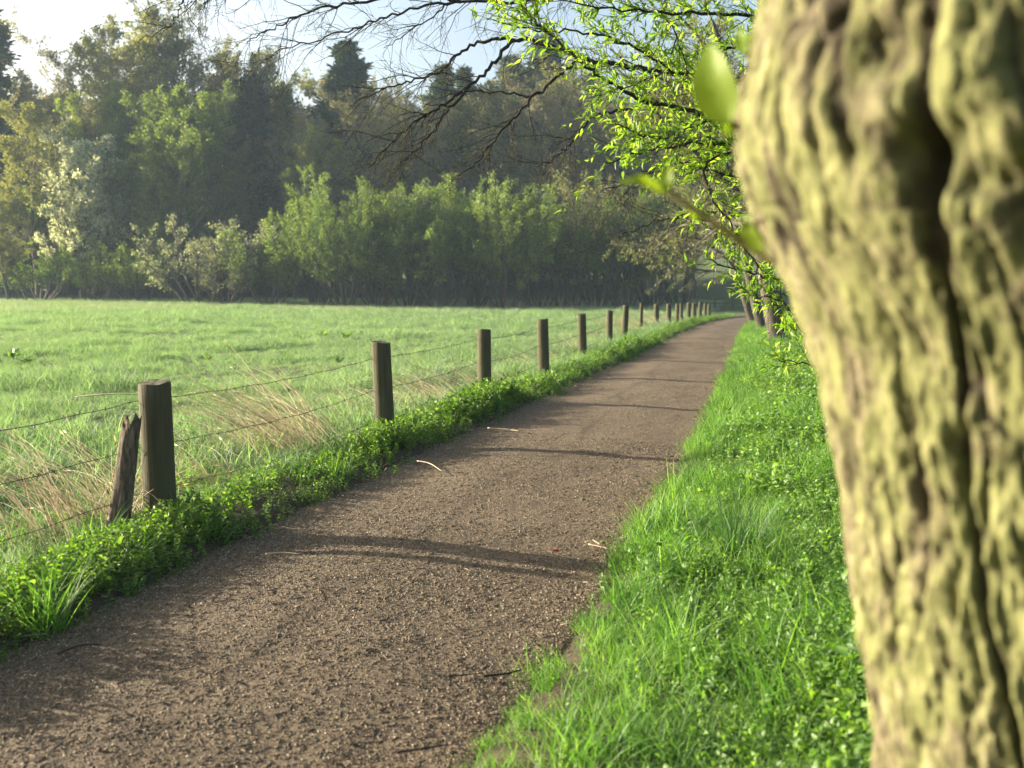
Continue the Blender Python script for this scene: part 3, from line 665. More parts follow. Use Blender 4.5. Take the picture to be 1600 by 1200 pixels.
limbs = limb_geo(g, [
  ([(1500, -40, 11.4), (1300, 40, 11), (1180, 118, 10.4), (1068, 116, 10), (1000, 108, 9.8), (930, 95, 9.6), (870, 75, 9.4), (806, 63, 9.2), (770, 100, 9.1), (735, 133, 9), (690, 165, 8.9), (650, 190, 8.8), (612, 222, 8.7), (575, 262, 8.6)], (.036, .007)),
  ([(806, 63, 9.2), (770, 61, 9.2), (722, 78, 9.2), (690, 112, 9.2), (640, 128, 9.2), (590, 142, 9.1), (545, 165, 9)], (.02, .005)),
  ([(735, 133, 9), (700, 172, 8.9), (660, 225, 8.9), (625, 255, 8.8)], (.016, .005)),
  ([(905, 90, 9.5), (880, 112, 9.5), (834, 150, 9.4), (803, 184, 9.3), (769, 222, 9.2), (735, 262, 9.1), (705, 282, 9)], (.02, .005)),
  ([(834, 150, 9.4), (790, 145, 9.4), (740, 143, 9.3), (690, 150, 9.3)], (.012, .004)),
  ([(1000, 168, 9.8), (945, 178, 9.7), (922, 186, 9.6), (893, 222, 9.5), (868, 245, 9.4), (838, 262, 9.3)], (.02, .005)),
  ([(1500, -160, 11), (1200, -90, 10), (960, -25, 9.6), (830, 2, 9.4), (720, 3, 9.2), (640, 14, 9.1), (580, 36, 9), (520, 55, 8.9), (430, 82, 8.8)], (.024, .005)),
  ([(720, 3, 9.2), (650, -12, 9.1), (560, 4, 9), (480, 20, 8.9), (425, 45, 8.8), (385, 66, 8.7)], (.02, .004)),
  ([(650, -12, 9.1), (560, -40, 9), (420, -30, 8.8), (330, -25, 8.6), (285, 5, 8.5), (268, 35, 8.5), (215, 66, 8.5)], (.018, .003)),
  ([(420, -30, 8.8), (340, -10, 8.7), (312, 16, 8.6)], (.009, .003)),
  ([(700, 5, 9.2), (640, 50, 9.1), (600, 75, 9.0)], (.009, .003)),
  ([(1180, 300, 10.4), (1100, 255, 10), (1040, 262, 9.8), (985, 282, 9.6), (935, 300, 9.5)], (.018, .004)),
  ([(1200, 345, 10.4), (1120, 330, 10.2), (1030, 345, 10), (960, 372, 9.8)], (.014, .004))], 0, 0)
link('limb', g.mesh('limb', M['twig_dark'], True), bt)
g = Geo(); twigs_on(g, limbs, r, .07, .66, .005, -.03, sub=7, t0=.35, buds=(4, .013, .008), bias=(-.2, 0, -.25))
link('twigs', g.mesh('twigs', [M['twig_dark'], M['l_alder']]), bt)

# leafy young willow behind the big trunk
lw = tag(empty('leafy_willow', (0, 0, 0)), 'young tree with fresh bright green leaves spreading left from behind the big trunk', 'tree')
wx, wy = on_ground(1490, 6.2); wz = float(height(wx, wy))
tl = smooth_line([[wx, wy, wz - .1], [wx, wy, 1.2], [wx - .04, wy, 2.6], [wx - .15, wy - .1, 4.2]], 20)
link('trunk', Geo().tube(tl, np.linspace(.09, .03, 20), 9).mesh('trunk', M['bark'], True), lw)
g = Geo()
lb = limb_geo(g, [
  ([(1490, 330, 6.1), (1250, 205, 5.7), (1131, 187, 5.5), (1075, 172, 5.4), (1012, 160, 5.3), (972, 140, 5.2), (935, 118, 5.1), (900, 90, 5.0), (831, 28, 4.9), (795, -25, 4.8)], (.018, .004)),
  ([(1490, 330, 6.1), (1200, 205, 5.4), (1105, 190, 5.2), (1050, 213, 5.1), (1000, 210, 5), (960, 192, 4.9)], (.012, .003)),
  ([(1490, 350, 6.1), (1200, 235, 5.6), (1060, 228, 5.4), (1000, 240, 5.3), (945, 255, 5.2)], (.012, .003)),
  ([(1490, 200, 6.1), (1200, 135, 5.9), (1068, 118, 5.7), (1000, 80, 5.6), (920, 50, 5.5), (850, 48, 5.4), (760, 30, 5.3)], (.014, .003)),
  ([(1490, 150, 6.1), (1200, 35, 5.5), (1060, 20, 5.3), (960, 16, 5.2), (850, -5, 5.1)], (.014, .003)),
  ([(1490, 60, 6.1), (1250, -50, 5.8), (1120, -60, 5.6), (1040, 0, 5.5), (1058, 60, 5.5), (1080, 130, 5.5)], (.01, .003)),
  ([(1490, 90, 6.2), (1300, 30, 6.1), (1180, 70, 6), (1100, 80, 6), (1000, 130, 5.9), (930, 150, 5.9)], (.012, .003)),
  ([(1490, 420, 6.1), (1300, 330, 5.8), (1180, 285, 5.6), (1105, 265, 5.5), (1068, 270, 5.5)], (.012, .003)),
  ([(1490, 300, 6.1), (1250, 230, 5.6), (1110, 250, 5.3), (1110, 300, 5.3), (1140, 350, 5.3), (1180, 410, 5.3), (1225, 470, 5.3), (1262, 530, 5.3)], (.012, .003)),
  ([(1490, 480, 6.1), (1320, 440, 5.8), (1210, 400, 5.5), (1150, 370, 5.3), (1090, 340, 5.2)], (.012, .003)),
  ([(1490, 540, 6.1), (1330, 480, 5.8), (1230, 440, 5.5), (1160, 425, 5.3), (1105, 405, 5.2)], (.011, .003)),
  ([(1490, 590, 6.1), (1350, 530, 5.7), (1270, 500, 5.5), (1215, 470, 5.3), (1160, 455, 5.2)], (.01, .003)),
  ([(1490, 620, 6.1), (1350, 585, 5.6), (1275, 572, 5.4), (1225, 566, 5.3), (1205, 560, 5.3)], (.007, .002)),
  ([(1490, 560, 6.1), (1350, 540, 5.7), (1300, 530, 5.5), (1262, 520, 5.4), (1240, 505, 5.4)], (.007, .002))], 0, 0)
res = twigs_on(g, lb[:9], r, .028, .34, .0026, .03, ang=.8, sub=0, t0=.3, bias=(-.1, 0, .25)) + twigs_on(g, lb[9:], r, .05, .2, .0026, .03, ang=.8, sub=0, t0=.35, bias=(-.1, 0, .1))
link('limb', g.mesh('limb', M['twig_dark'], True), lw)
P = np.concatenate([q_[0] for q_ in res]); pos, d = on_branches(r, P, 12, .08)
ends = np.concatenate([L[-30:] for L, _ in lb]); ed = np.concatenate([unit(np.gradient(L, axis=0))[-30:] for L, _ in lb])
pos = np.concatenate([pos, ends]); d = np.concatenate([d, ed]); n = len(pos)
d = unit(d * .7 + perp(d, r) * r.uniform(.4, 1., (n, 1)) + np.array([0, 0, .1])); Ls = .049 * r.uniform(.45, 1.5, n); nr = unit(np.array([0, 0, 1.]) + r.normal(0, .55, (n, 3)))
vis = np.array([abs(np.dot(p - CAM, FWD)) for p in pos]); order = np.argsort(vis / Ls); single = set(order[:300].tolist())
rest = np.array([i for i in range(n) if i not in single])
g = Geo(); leaves(g, pos[rest], d[rest], nr[rest], Ls[rest], Ls[rest] * r.uniform(.24, .36, len(rest)), r, .22, .28)
tag(link('foliage', g.mesh('foliage', M['willow_leaf']), lw), kind='stuff')
lm = []
for j in range(5):
    g = Geo(); leaves(g, np.zeros((1, 3)), np.array([[1., 0, 0]]), np.array([[0, 0, 1.]]), np.array([1.]), np.array([r.uniform(.25, .36)]), r, .22, r.uniform(.15, .4), vary=np.array([r.random()])); lm.append(g.mesh('leaf', M['willow_leaf']))
from mathutils import Matrix
for j, i in enumerate(order[:300]):
    o = link('leaf', lm[j % 5], lw); x = Vector(d[i]); zv = Vector(nr[i]); yv = zv.cross(x).normalized(); zv = x.cross(yv)
    o.matrix_basis = Matrix.Translation(pos[i]) @ Matrix((x, yv, zv)).transposed().to_4x4() @ Matrix.Scale(float(Ls[i]), 4)

# ------------------------------------------------------------------ big trunk in front
m, t, out = nodes('lichen_bark'); p = objpos(t)
cr = attr(t, 'crack'); n1 = noise(t, 5, 4, .6, scaled(t, p, (1, 1, .45))); n2 = noise(t, 40, 4, .65, scaled(t, p, (1, 1, .5))); n3 = noise(t, 2.2, 3, .6, p)
barkc = ramp(t, n2, [(.3, (.065, .052, .028)), (.55, (.155, .132, .075)), (.75, (.30, .262, .165))])
lich = ramp(t, n2, [(.25, (.068, .074, .022)), (.5, (.142, .148, .052)), (.75, (.26, .255, .105))])
lf = ramp(t, mth(t, 'ADD', mth(t, 'MULTIPLY', noise(t, 14, 5, .7, scaled(t, p, (1, 1, .5))), .8), mth(t, 'MULTIPLY', n3, .35)), [(.45, (0, 0, 0)), (.58, (1, 1, 1))])
sep = t.nodes.new('ShaderNodeRGBToBW'); t.links.new(lf, sep.inputs[0])
col = mix(t, mth(t, 'MULTIPLY', sep.outputs[0], .95), barkc, lich)
col = mix(t, cr, col, (.022, .016, .01))
principled(t, out, col, .95, n2, .8, .006); M['lichen'] = m
D0 = 1.15
edge_y = [-900, -300, 0, 60, 160, 230, 290, 370, 410, 445, 500, 560, 620, 700, 790, 880, 960, 1050, 1130, 1200, 1500, 2300]
edge_x = [1235, 1215, 1182, 1168, 1152, 1150, 1164, 1190, 1216, 1243, 1262, 1285, 1300, 1320, 1340, 1355, 1367, 1382, 1398, 1411, 1425, 1370]
cen_x = np.interp(edge_y, [-900, 230, 1200, 2300], [1640, 1690, 1760, 1770])
base = at(1740, 600, D0)
right_v = np.array([CY, SY, 0.])
zs = np.linspace(-.15, 3.1, 760)
pyr = HORIZON + (CAM[2] - zs) / D0 * F_ * 1.0                    # rows of the photo by height on the trunk
ex = np.interp(pyr, edge_y, edge_x); cx = np.interp(pyr, edge_y, cen_x)
ker = np.ones(9) / 9; ex = np.convolve(np.pad(ex, 4, 'edge'), ker, 'valid')
Rz = (cx - ex) / F_ * D0 * .985 + .12 * sstep(.35, -.1, zs)
cxw = (cx - 1740) / F_ * D0
nth = 640; th = np.linspace(0, 2 * np.pi, nth, endpoint=False)
TH, ZZ = np.meshgrid(th, zs); RR = np.repeat(Rz[:, None], nth, 1); arc = TH * .36
def ring_noise(a, z, fa, fz, o=3, seed=0):                       # seamless round the trunk
    w = sstep(5.6, 6.28318, TH)
    return fbm(a * fa + seed, z * fz + seed, o) * (1 - w) + fbm((a - 2 * np.pi * .36) * fa + seed, z * fz + seed, o) * w
warp = .05 * ring_noise(arc, ZZ, 3, 2.2, 3, 7) + .018 * ring_noise(arc, ZZ, 9, 6, 3, 19)
def plates(k, fz, seed, wx, wz):                                 # cracked plates, longer than wide, each with its own height
    h = np.random.default_rng(seed).random((3, 64, 256)); u = (arc + wx) / (2 * np.pi * .36) * k; v = ZZ * fz + wz + 40
    ui = np.floor(u).astype(int); vi = np.floor(v).astype(int); F1 = np.full(u.shape, 9.); F2 = F1.copy(); I = np.zeros(u.shape)
    for du in (-1, 0, 1):
        for dv in (-1, 0, 1):
            a = (ui + du) % k % 256; b = (vi + dv) % 64; d = np.hypot(ui + du + h[0, b, a] - u, vi + dv + h[1, b, a] - v); m_ = d < F1
            F2 = np.where(m_, F1, np.minimum(F2, d)); I = np.where(m_, h[2, b, a], I); F1 = np.where(m_, d, F1)
    return F2 - F1, I
e1, i1_ = plates(50, 5.5, 1, warp * .6 + .006 * ring_noise(arc, ZZ, 40, 20, 2, 5), .5 * ring_noise(arc, ZZ, 5, 4, 3, 12))
e2, i2_ = plates(110, 24, 2, .004 * ring_noise(arc, ZZ, 50, 30, 2, 9), .5 * ring_noise(arc, ZZ, 12, 9, 3, 71))
c1 = np.clip(1 - e1 / .24, 0, 1); c2 = np.clip(1 - e2 / .3, 0, 1)
def fiss(fa, fz, seed, wd):
    n = ring_noise(arc + warp, ZZ, fa, fz, 3, seed); return np.clip(1 - np.abs(n) / wd, 0, 1)
f1 = fiss(6, .7, 31, .06)
crk = np.clip(np.maximum(1.25 * f1, .85 * c1 * (.2 + i1_)), 0, 1.25)
plate = ring_noise(arc + warp, ZZ, 18, 7, 5, 3); fine = ring_noise(arc, ZZ, 70, 30, 3, 61)
big = ring_noise(arc, ZZ, 4.5, 3.0, 3, 90)
# knots and hollows round the old branch scar
def knot(px, py, sx, sz, amp):
    q = at(px, py, D0 - .25) - base - 0; v = at(px, py, D0 - .28); cxz = np.interp(v[2], zs, cxw)
    lat = np.dot(v - base, right_v) - cxz; rz = np.interp(v[2], zs, Rz); a0 = math.acos(np.clip(-lat / rz, -1, 1))
    da = (TH - a0); return amp * np.exp(-(da * .36 / sx) ** 2 - ((ZZ - v[2]) / sz) ** 2)
kn = knot(1440, 235, .035, .025, -.045) + knot(1590, 110, .05, .07, -.08) + knot(1500, 285, .04, .018, -.035) + knot(1570, 330, .025, .04, -.045) + knot(1520, 170, .06, .05, .008) + knot(1385, 70, .03, .03, -.03) + knot(1320, 330, .02, .035, -.025) + knot(1250, 240, .03, .05, -.02) + knot(1500, 560, .05, .05, -.02)
rough = np.abs(ring_noise(arc + warp * .5, ZZ, 28, 8, 4, 23)) - .2; crust = np.abs(ring_noise(arc, ZZ, 64, 26, 3, 67)) - .2
RR = RR - .020 * np.clip(1.2 * f1, 0, 1) - .010 * c1 * (.3 + i1_) + .005 * (i1_ - .5) - .006 * c2 * i2_ + .005 * (i2_ - .5) - .016 * rough - .010 * crust + .004 * fine + kn
lx = -np.cos(TH); ly = -np.sin(TH)                                # angle 0 = left edge, 90 deg = towards the camera
OUT = cxw[:, None] + lx * RR
V = base[None, None] * np.array([1, 1, 0]) + OUT[..., None] * right_v + (ly * RR)[..., None] * FWD + ZZ[..., None] * np.array([0, 0, 1.])
i = np.arange(V.size // 3).reshape(TH.shape); q = np.stack([i[:-1], np.roll(i, -1, 1)[:-1], np.roll(i, -1, 1)[1:], i[1:]], -1).reshape(-1, 4)
ft = tag(empty('big_tree', (0, 0, 0)), 'large close trunk with furrowed lichen-covered bark at the right of the picture', 'tree')
crv = np.clip(crk * 1.5 - .3, 0, .92) + .35 * c2 * i2_ + .9 * np.clip(ring_noise(arc + warp, ZZ, 16, 6, 4, 44) - .26, 0, .6) + .8 * np.clip(rough - .12, 0, .5) + np.clip(-kn * 9, 0, .6)
link('trunk', mesh('trunk', V.reshape(-1, 3), [(q[:, ::-1], 0)], M['lichen'], {'crack': np.clip(crv, 0, .9).ravel()}, True), ft)
top = base * np.array([1, 1, 0]) + right_v * cxw[-1] + np.array([0, 0, 3.0])
g = Geo()
for (dx, dy, L, rr0) in ((.5, .1, 3.2, .22), (-.1, .5, 3.4, .2), (.3, -.2, 2.6, .18)):
    e = top + np.array([dx * 2, dy * 2, L]); g.tube(smooth_line([top - [0, 0, .15], top * .6 + e * .4 + [0, 0, .15], e], 14), np.linspace(rr0, .06, 14), 12)
link('limb', g.mesh('limb', M['bark'], True), ft)
# shoots on the trunk with their own leaves
M['shoot_leaf'] = leaf_mat('shoot_leaves', (.11, .19, .012), (.165, .25, .018), (.22, .29, .03), .55, 1.6, .55, .015, 6)
M['shoot'] = bark_mat('shoot_bark', (.16, .13, .06), (.26, .22, .10), (.34, .32, .14), 40)
def big_leaf(px, py, qx, qy, depth, wd, parent, face=(0, -1, .3), dd=0.):
    a = at(px, py, depth); b = at(qx, qy, depth + dd); L = np.linalg.norm(b - a); n = 9; tt = np.linspace(0, 1, n)
    d = unit(b - a); s = unit(np.cross(d, unit(np.array(face, float)))); nn = np.cross(s, d)
    hw = wd * .5 * np.sin(np.pi * tt ** .8) ** .75; cu = .12 * L * np.sin(np.pi * tt)
    rows = []
    for f in (-1, -.5, 0, .5, 1): rows.append(a + d * (L * tt)[:, None] + s * (f * hw)[:, None] + nn * ((abs(f) * .35 - .2) * hw + cu + .002 * np.cos(tt * 40) * abs(f))[:, None])
    V = np.stack(rows, 1); ii = np.arange(n * 5).reshape(n, 5); qd = np.stack([ii[:-1, :-1], ii[:-1, 1:], ii[1:, 1:], ii[1:, :-1]], -1).reshape(-1, 4)
    g = Geo().add(V.reshape(-1, 3), qd, 0, r.uniform(.3, .8)); return link('leaf', g.mesh('leaf', M['shoot_leaf'], True), parent)
sh = link('shoot', Geo().tube(smooth_line([at(1235, 424, 1.24), at(1170, 385, 1.24), at(1110, 345, 1.22), at(1062, 312, 1.2), at(1042, 296, 1.2)], 14), np.linspace(.006, .003, 14), 7).mesh('shoot', M['shoot'], True), ft)
big_leaf(1046, 304, 964, 284, 1.2, .028, sh, (0, -.6, .8)); big_leaf(1040, 300, 1048, 256, 1.2, .020, sh, (-.4, -1, .2)); big_leaf(1092, 345, 1080, 322, 1.22, .014, sh)
sh = link('shoot', Geo().tube(smooth_line([at(1180, 228, 1.24), at(1158, 208, 1.22), at(1140, 188, 1.2)], 9), np.linspace(.006, .004, 9), 7).mesh('shoot', M['shoot'], True), ft)
big_leaf(1140, 196, 1106, 66, 1.2, .062, sh, (-.5, -1, .1)); big_leaf(1148, 200, 1128, 212, 1.2, .016, sh); big_leaf(1140, 188, 1160, 165, 1.22, .016, sh)
sh = link('shoot', Geo().tube(smooth_line([at(1235, 424, 1.24), at(1204, 404, 1.22), at(1190, 392, 1.2)], 7), np.linspace(.005, .003, 7), 7).mesh('shoot', M['shoot'], True), ft)
big_leaf(1192, 395, 1162, 333, 1.2, .026, sh, (-.8, -1, 0))
sh = link('shoot', Geo().tube(smooth_line([at(1190, 108, 1.24), at(1172, 94, 1.22), at(1165, 85, 1.2)], 7), np.linspace(.005, .003, 7), 7).mesh('shoot', M['shoot'], True), ft)
big_leaf(1165, 88, 1156, 40, 1.2, .020, sh, (-.6, -1, 0)); big_leaf(1164, 90, 1176, 45, 1.22, .014, sh)

# ------------------------------------------------------------------ fence
m, t, out = nodes('post_wood'); p = objpos(t)
n1 = noise(t, 30, 5, .65, scaled(t, p, (1, 1, .06))); n2 = noise(t, 3, 3, .6, p); oi = t.nodes.new('ShaderNodeObjectInfo')
c = mix(t, n2, ramp(t, n1, [(.3, (.034, .034, .015)), (.6, (.078, .075, .036)), (.8, (.15, .14, .08))]), ramp(t, n1, [(.3, (.034, .032, .015)), (.7, (.095, .088, .042))]))
c = mix(t, mth(t, 'MULTIPLY', oi.outputs['Random'], .35), c, (.085, .075, .045))
principled(t, out, c, .9, n1, .9, .012); M['post'] = m
m, t, out = nodes('rusty_wire'); principled(t, out, (.075, .055, .042), .7); M['wire'] = m
m, t, out = nodes('rotten_wood'); p = objpos(t); n1 = noise(t, 45, 5, .7, scaled(t, p, (1, 1, .12)))
principled(t, out, ramp(t, n1, [(.3, (.032, .026, .018)), (.5, (.11, .088, .06)), (.75, (.27, .235, .165))]), .95, n1, 1., .02); M['rotten'] = m
fence = tag(empty('wire_fence', (0, 0, 0)), 'old barbed wire fence on round wooden posts between meadow and path', 'fence')
posts = [(-3.78, 1.55, 1.0, .1)] + [(x, y, h, rd) for (x, y, h, rd) in [
  (-3.735, 4.9, .96, .098), (-3.56, 8.15, 1.035, .094), (-3.61, 11.63, 1.01, .092), (-3.66, 15.33, 1.03, .098), (-3.74, 19.32, 1.02, .093), (-4.02, 24.6, .97, .088), (-4.2, 28.63, 1.04, .10),
  (-4.26, 33.2, 1.05, .065), (-4.06, 36.65, .96, .10), (-3.8, 39.0, .93, .11), (-3.66, 41.2, .9, .09), (-3.72, 44.35, .87, .085), (-3.54, 46.4, .88, .11), (-3.4, 48.5, .82, .11), (-3.25, 50.7, .84, .10), (-3.06, 52.2, .74, .09), (-2.92, 53.6, .68, .09)]]
ptops = []
for j, (x, y, h, rd) in enumerate(posts):
    n = 22; k = 20; tt = np.linspace(-.35, h, n); a = np.linspace(0, 2 * np.pi, k, endpoint=False)
    ln = r.normal(0, .022, 2) if j not in (1, 3) else np.array([-.005, .0])
    rad = rd * (1 + .05 * (1 - (tt + .35) / (h + .35)))[:, None] * (1 + .05 * fbm(np.cos(a)[None] * 1.5 + j * 7 + 0 * tt[:, None], np.sin(a)[None] * 1.5 + tt[:, None] * .7, 3)) * (1 + .02 * fbm(a[None] * 9 + j, tt[:, None] * 1.2 + j, 2))
    rad[-1] *= .96; tt[-2] = h - .012
    Vp = np.stack([rad * np.cos(a) + (ln[0] * tt)[:, None], rad * np.sin(a) + (ln[1] * tt)[:, None], np.repeat(tt[:, None], k, 1) + (np.linspace(0, 1, n) ** 90)[:, None] * (.010 * np.cos(a - 1.5 * j) + .003 * r.normal(size=k)) * (1 if j else 0)], -1)
    ix = np.arange(n * k).reshape(n, k); q = np.stack([ix[:-1], np.roll(ix, -1, 1)[:-1], np.roll(ix, -1, 1)[1:], ix[1:]], -1).reshape(-1, 4)
    Vp = np.concatenate([Vp.reshape(-1, 3), [[ln[0] * h, ln[1] * h, h - .006]]]); c_ = n * k
    cap = np.stack([ix[-1], np.roll(ix[-1], -1), np.full(k, c_)], -1)
    z = float(max(height(x, y) - .05, -.02)) * 0
    o = link('fence_post', mesh('fence_post', Vp, [(q, 0), (cap, 0)], M['post'], smooth=False), fence); o.data.polygons.foreach_set('use_smooth', np.arange(len(o.data.polygons)) < len(q)); o.location = (x, y, z)
    if j == 1: o['label'] = 'nearest fence post in the picture with a broken stump leaning on it'
    if j == 8: o['label'] = 'thin fence post among dry grass'
    o['group'] = 'round wooden fence posts'
    ptops.append((x + rd * .6 * .9, y, z, h, rd))
for wi, hh in enumerate((.875, .56, .25)):
    pts = []
    for j in range(len(ptops) - 1):
        x0, y0, z0, h0, rd0 = ptops[j]; x1, y1, z1, h1, _ = ptops[j + 1]; n = 24
        tt = np.linspace(0, 1, n, endpoint=False); sag = -.05 * 4 * tt * (1 - tt) * r.uniform(.5, 1.3)
        pts.append(np.stack([x0 - rd0 * 1.55 + (x1 - x0) * tt, y0 + (y1 - y0) * tt, z0 + hh * min(1, h0) + (hh * min(1, h1) - hh * min(1, h0)) * tt + sag + .004 * np.sin(tt * 40)], -1))
    L = np.concatenate(pts); g = Geo().tube(L, .0023, 4)
    seg = np.linalg.norm(np.diff(L, axis=0), axis=1); s = np.concatenate([[0], np.cumsum(seg)]); u = np.arange(.05, min(s[-1], 24), .11)
    p = np.stack([np.interp(u, s, L[:, c_]) for c_ in range(3)], -1); m_ = len(p)
    for sgn in range(2):
        dv = unit(np.stack([r.normal(size=m_), .35 * r.normal(size=m_), r.normal(size=m_)], -1)) * .016
        V, q = tubes(np.stack([p - dv, p, p + dv], 1), np.full((m_, 3), .0018), 3); g.add(V, q)
    link('barbed_wire', g.mesh('barbed_wire', M['wire']), fence)
# loose broken strand curling off the first post
g = Geo().tube(smooth_line([at(118, 620, 6.2), at(160, 616, 6.0), at(205, 615, 5.85), at(240, 619, 5.75)], 20), .004, 5)
tag(link('loose_wire', g.mesh('loose_wire', M['wire'])), 'loose end of wire sticking out left of the nearest fence post', 'wire')
# broken post leaning beside it
g = Geo(); b0 = at(184, 840, 5.55); b1 = at(208, 652, 5.6); n = 26; k = 16
tt = np.linspace(-.12, 1, n); a = np.linspace(0, 2 * np.pi, k, endpoint=False); ax = unit(b1 - b0); s1 = unit(np.cross(ax, FWD)); s2 = np.cross(ax, s1)
rad = (.075 - .012 * tt[:, None]) * (1 + .45 * fbm(np.cos(a)[None] * 2.2 + 3 + 0 * tt[:, None], np.sin(a)[None] * 2.2 + tt[:, None] * 1.6, 3)) * (1 - .35 * np.clip(np.cos(a * 5 + 2 * tt[:, None]), 0, 1) ** 6)
jag = (np.linspace(0, 1, n) ** 10)[:, None] * r.uniform(-.14, .05, k)
Vp = b0 + ax * ((b1 - b0) @ ax * tt)[:, None, None] * 1.0 + rad[..., None] * (np.cos(a)[None, :, None] * s1 * .95 + np.sin(a)[None, :, None] * s2 * .6) + ax * jag[..., None]
ix = np.arange(n * k).reshape(n, k); q = np.stack([ix[:-1], np.roll(ix, -1, 1)[:-1], np.roll(ix, -1, 1)[1:], ix[1:]], -1).reshape(-1, 4)
Vp = np.concatenate([Vp.reshape(-1, 3), [b1 - ax * .1]]); cap = np.stack([ix[-1], np.roll(ix[-1], -1), np.full(k, n * k)], -1)
tag(link('broken_post', mesh('broken_post', Vp, [(q, 0), (cap, 0)], M['rotten'])), 'rotten broken post stump leaning against the nearest fence post', 'post')
# rail fence beyond the bend
rf = tag(empty('rail_fence', (0, 0, 0)), 'low weathered rail fence across the far end of the path', 'fence')
e0 = on_ground(1090, 66); e1 = on_ground(1200, 66)
for f in np.linspace(0, 1, 5):
    q_ = e0 * (1 - f) + e1 * f; z = float(height(*q_)); link('fence_post', Geo().tube([[*q_, z - .2], [*q_, z + .95]], .06, 7).mesh('fence_post', M['post']), rf)
for hh in (.5, .85):
    link('rail', Geo().tube([[*(e0 * (1 - f) + e1 * f), float(height(*(e0 * (1 - f) + e1 * f))) + hh] for f in np.linspace(0, 1, 9)], .035, 6).mesh('rail', M['post']), rf)

# ------------------------------------------------------------------ dry stalks, plants and small things
r = np.random.default_rng(77)
def stalks(cx, cy, n, sx, sy, L, lean, g, rad=.003):
    x = cx + r.normal(0, sx, n); y = cy + r.normal(0, sy, n); z = height(x, y) - .02
    ln = L * r.uniform(.4, 1.15, n); d = unit(np.stack([lean[0] + r.normal(0, .3, n), lean[1] + r.normal(0, .3, n), np.ones(n)], -1)); k = 6
    P = np.empty((n, k, 3)); P[:, 0] = np.stack([x, y, z], -1)
    for s in range(1, k):
        P[:, s] = P[:, s - 1] + d * (ln / (k - 1))[:, None]; d = unit(d + r.normal(0, .07, (n, 3)) + np.array([lean[0] * .16, lean[1] * .16, -.09]))
    V, q = tubes(P, np.full((n, 1), rad) * np.linspace(1, .45, k)[None] * r.uniform(.7, 1.4, (n, 1)), 3); g.add(V, q, 0, np.repeat(r.random(n), k * 3))
    hs = P[:, -1]; dd = unit(P[:, -1] - P[:, -2]); pick = r.random(n) < .35
    if pick.any(): rhombs(r, hs[pick], dd[pick], np.full(pick.sum(), .06), np.full(pick.sum(), .010), g)
g = Geo(); LN = (-.95, .1)
for (cx, cy, n, sx, sy, L) in [(-4.05, 4.65, 130, .18, .28, 1.0), (-4.3, 3.7, 80, .25, .4, .8), (-4.1, 5.9, 60, .2, .4, .6), (-4.05, 7.2, 170, .2, .3, 1.25), (-4.2, 8.0, 90, .2, .3, 1.1), (-4.0, 9.6, 70, .2, .5, .85), (-3.9, 10.8, 80, .18, .4, .9), (-4.1, 13.5, 50, .25, .6, .7),
        (-4.2, 17.5, 50, .3, .8, .7), (-4.3, 22, 60, .3, 1, .7), (-4.5, 27, 60, .3, 1.2, .8), (-4.5, 33, 160, .35, 1.6, 1.2), (-4.2, 38, 120, .35, 1.8, 1.1), (-4.0, 44, 60, .4, 2, .9)]:
    stalks(cx, cy, n, sx, sy, L, LN, g)
stalks(-4.05, 6.15, 110, .22, .3, .38, (-.4, -1.3), g); stalks(-3.95, 4.75, 26, .06, .06, .6, (.15, .2), g); stalks(-4.35, 3.2, 60, .3, .3, .3, (1.2, -.6), g)
tag(link('dry_grass', g.mesh('dry_grass', M['straw'])), 'straw coloured dead grass stalks leaning along the fence', kind='stuff')
g = Geo()
for (cx, cy, n) in [(-13.5, 66, 90), (-17, 64, 40)]: stalks(cx, cy + 2, n, 1.2, 1.0, 1.1, (-.2, 0), g, .009)
tag(link('dry_reeds', g.mesh('dry_reeds', M['straw'])), 'pale dead stalks standing between the feet of the willow row', kind='stuff')

def big_tuft(px, depth, h, n, label, mat):
    x, y = on_ground(px, depth); gg = blades(n, h, .006, .08, .45, r, 5, .6, hvar=.45)
    o = link('grass_tuft', gg.mesh('grass_tuft', M[mat])); o.location = (x, y, float(height(x, y))); tag(o, label, 'grass tuft', 'separate grass tufts on the verges')
big_tuft(1168, 4.72, .42, 190, 'large dark green tuft of stiff grass in the middle of the right verge', 'sedge')
big_tuft(1085, 3.5, .3, 60, 'light grass tuft near the path edge below the dark tuft', 'verge')
big_tuft(40, 3.9, .36, 90, 'bright grass tuft left of the path at the lower left corner', 'verge')
big_tuft(985, 4.2, .26, 60, 'small grass tuft overhanging the right edge of the path', 'verge')
M['dock'] = leaf_mat('dock_leaves', (.07, .15, .03), (.12, .22, .045), (.18, .29, .07), .5, 1.5, .4, .08, 3)
def dock(px, py_depth, s, label):
    x, y = on_ground(px, py_depth); n = 13; a = np.arange(n) * 2.4; el = r.uniform(.6, 1.3, n); d = np.stack([np.cos(a) * np.cos(el), np.sin(a) * np.cos(el), np.sin(el)], -1)
    o = tag(empty('dock_plant', (x, y, float(height(x, y)))), label, 'plant', 'dark dock plants in the meadow')
    for i in range(n):
        gg = Geo(); L = .75 * s * r.uniform(.6, 1.2); leaves(gg, d[i:i + 1] * .03, d[i:i + 1], np.array([[0, 0, 1.]]) + r.normal(0, .2, (1, 3)), np.array([L]), np.array([L * .45]), r, .2, .35); link('leaf', gg.mesh('leaf', M['dock']), o)
dock(14, 19, .42, 'dark leafy dock clump at the left edge of the meadow'); dock(34, 18.2, .32, 'small dock clump beside the one at the left edge'); dock(442, 20, .22, 'small dock clump near the middle of the meadow'); dock(538, 27, .45, 'dark dock clump far out in the meadow left of the second post')
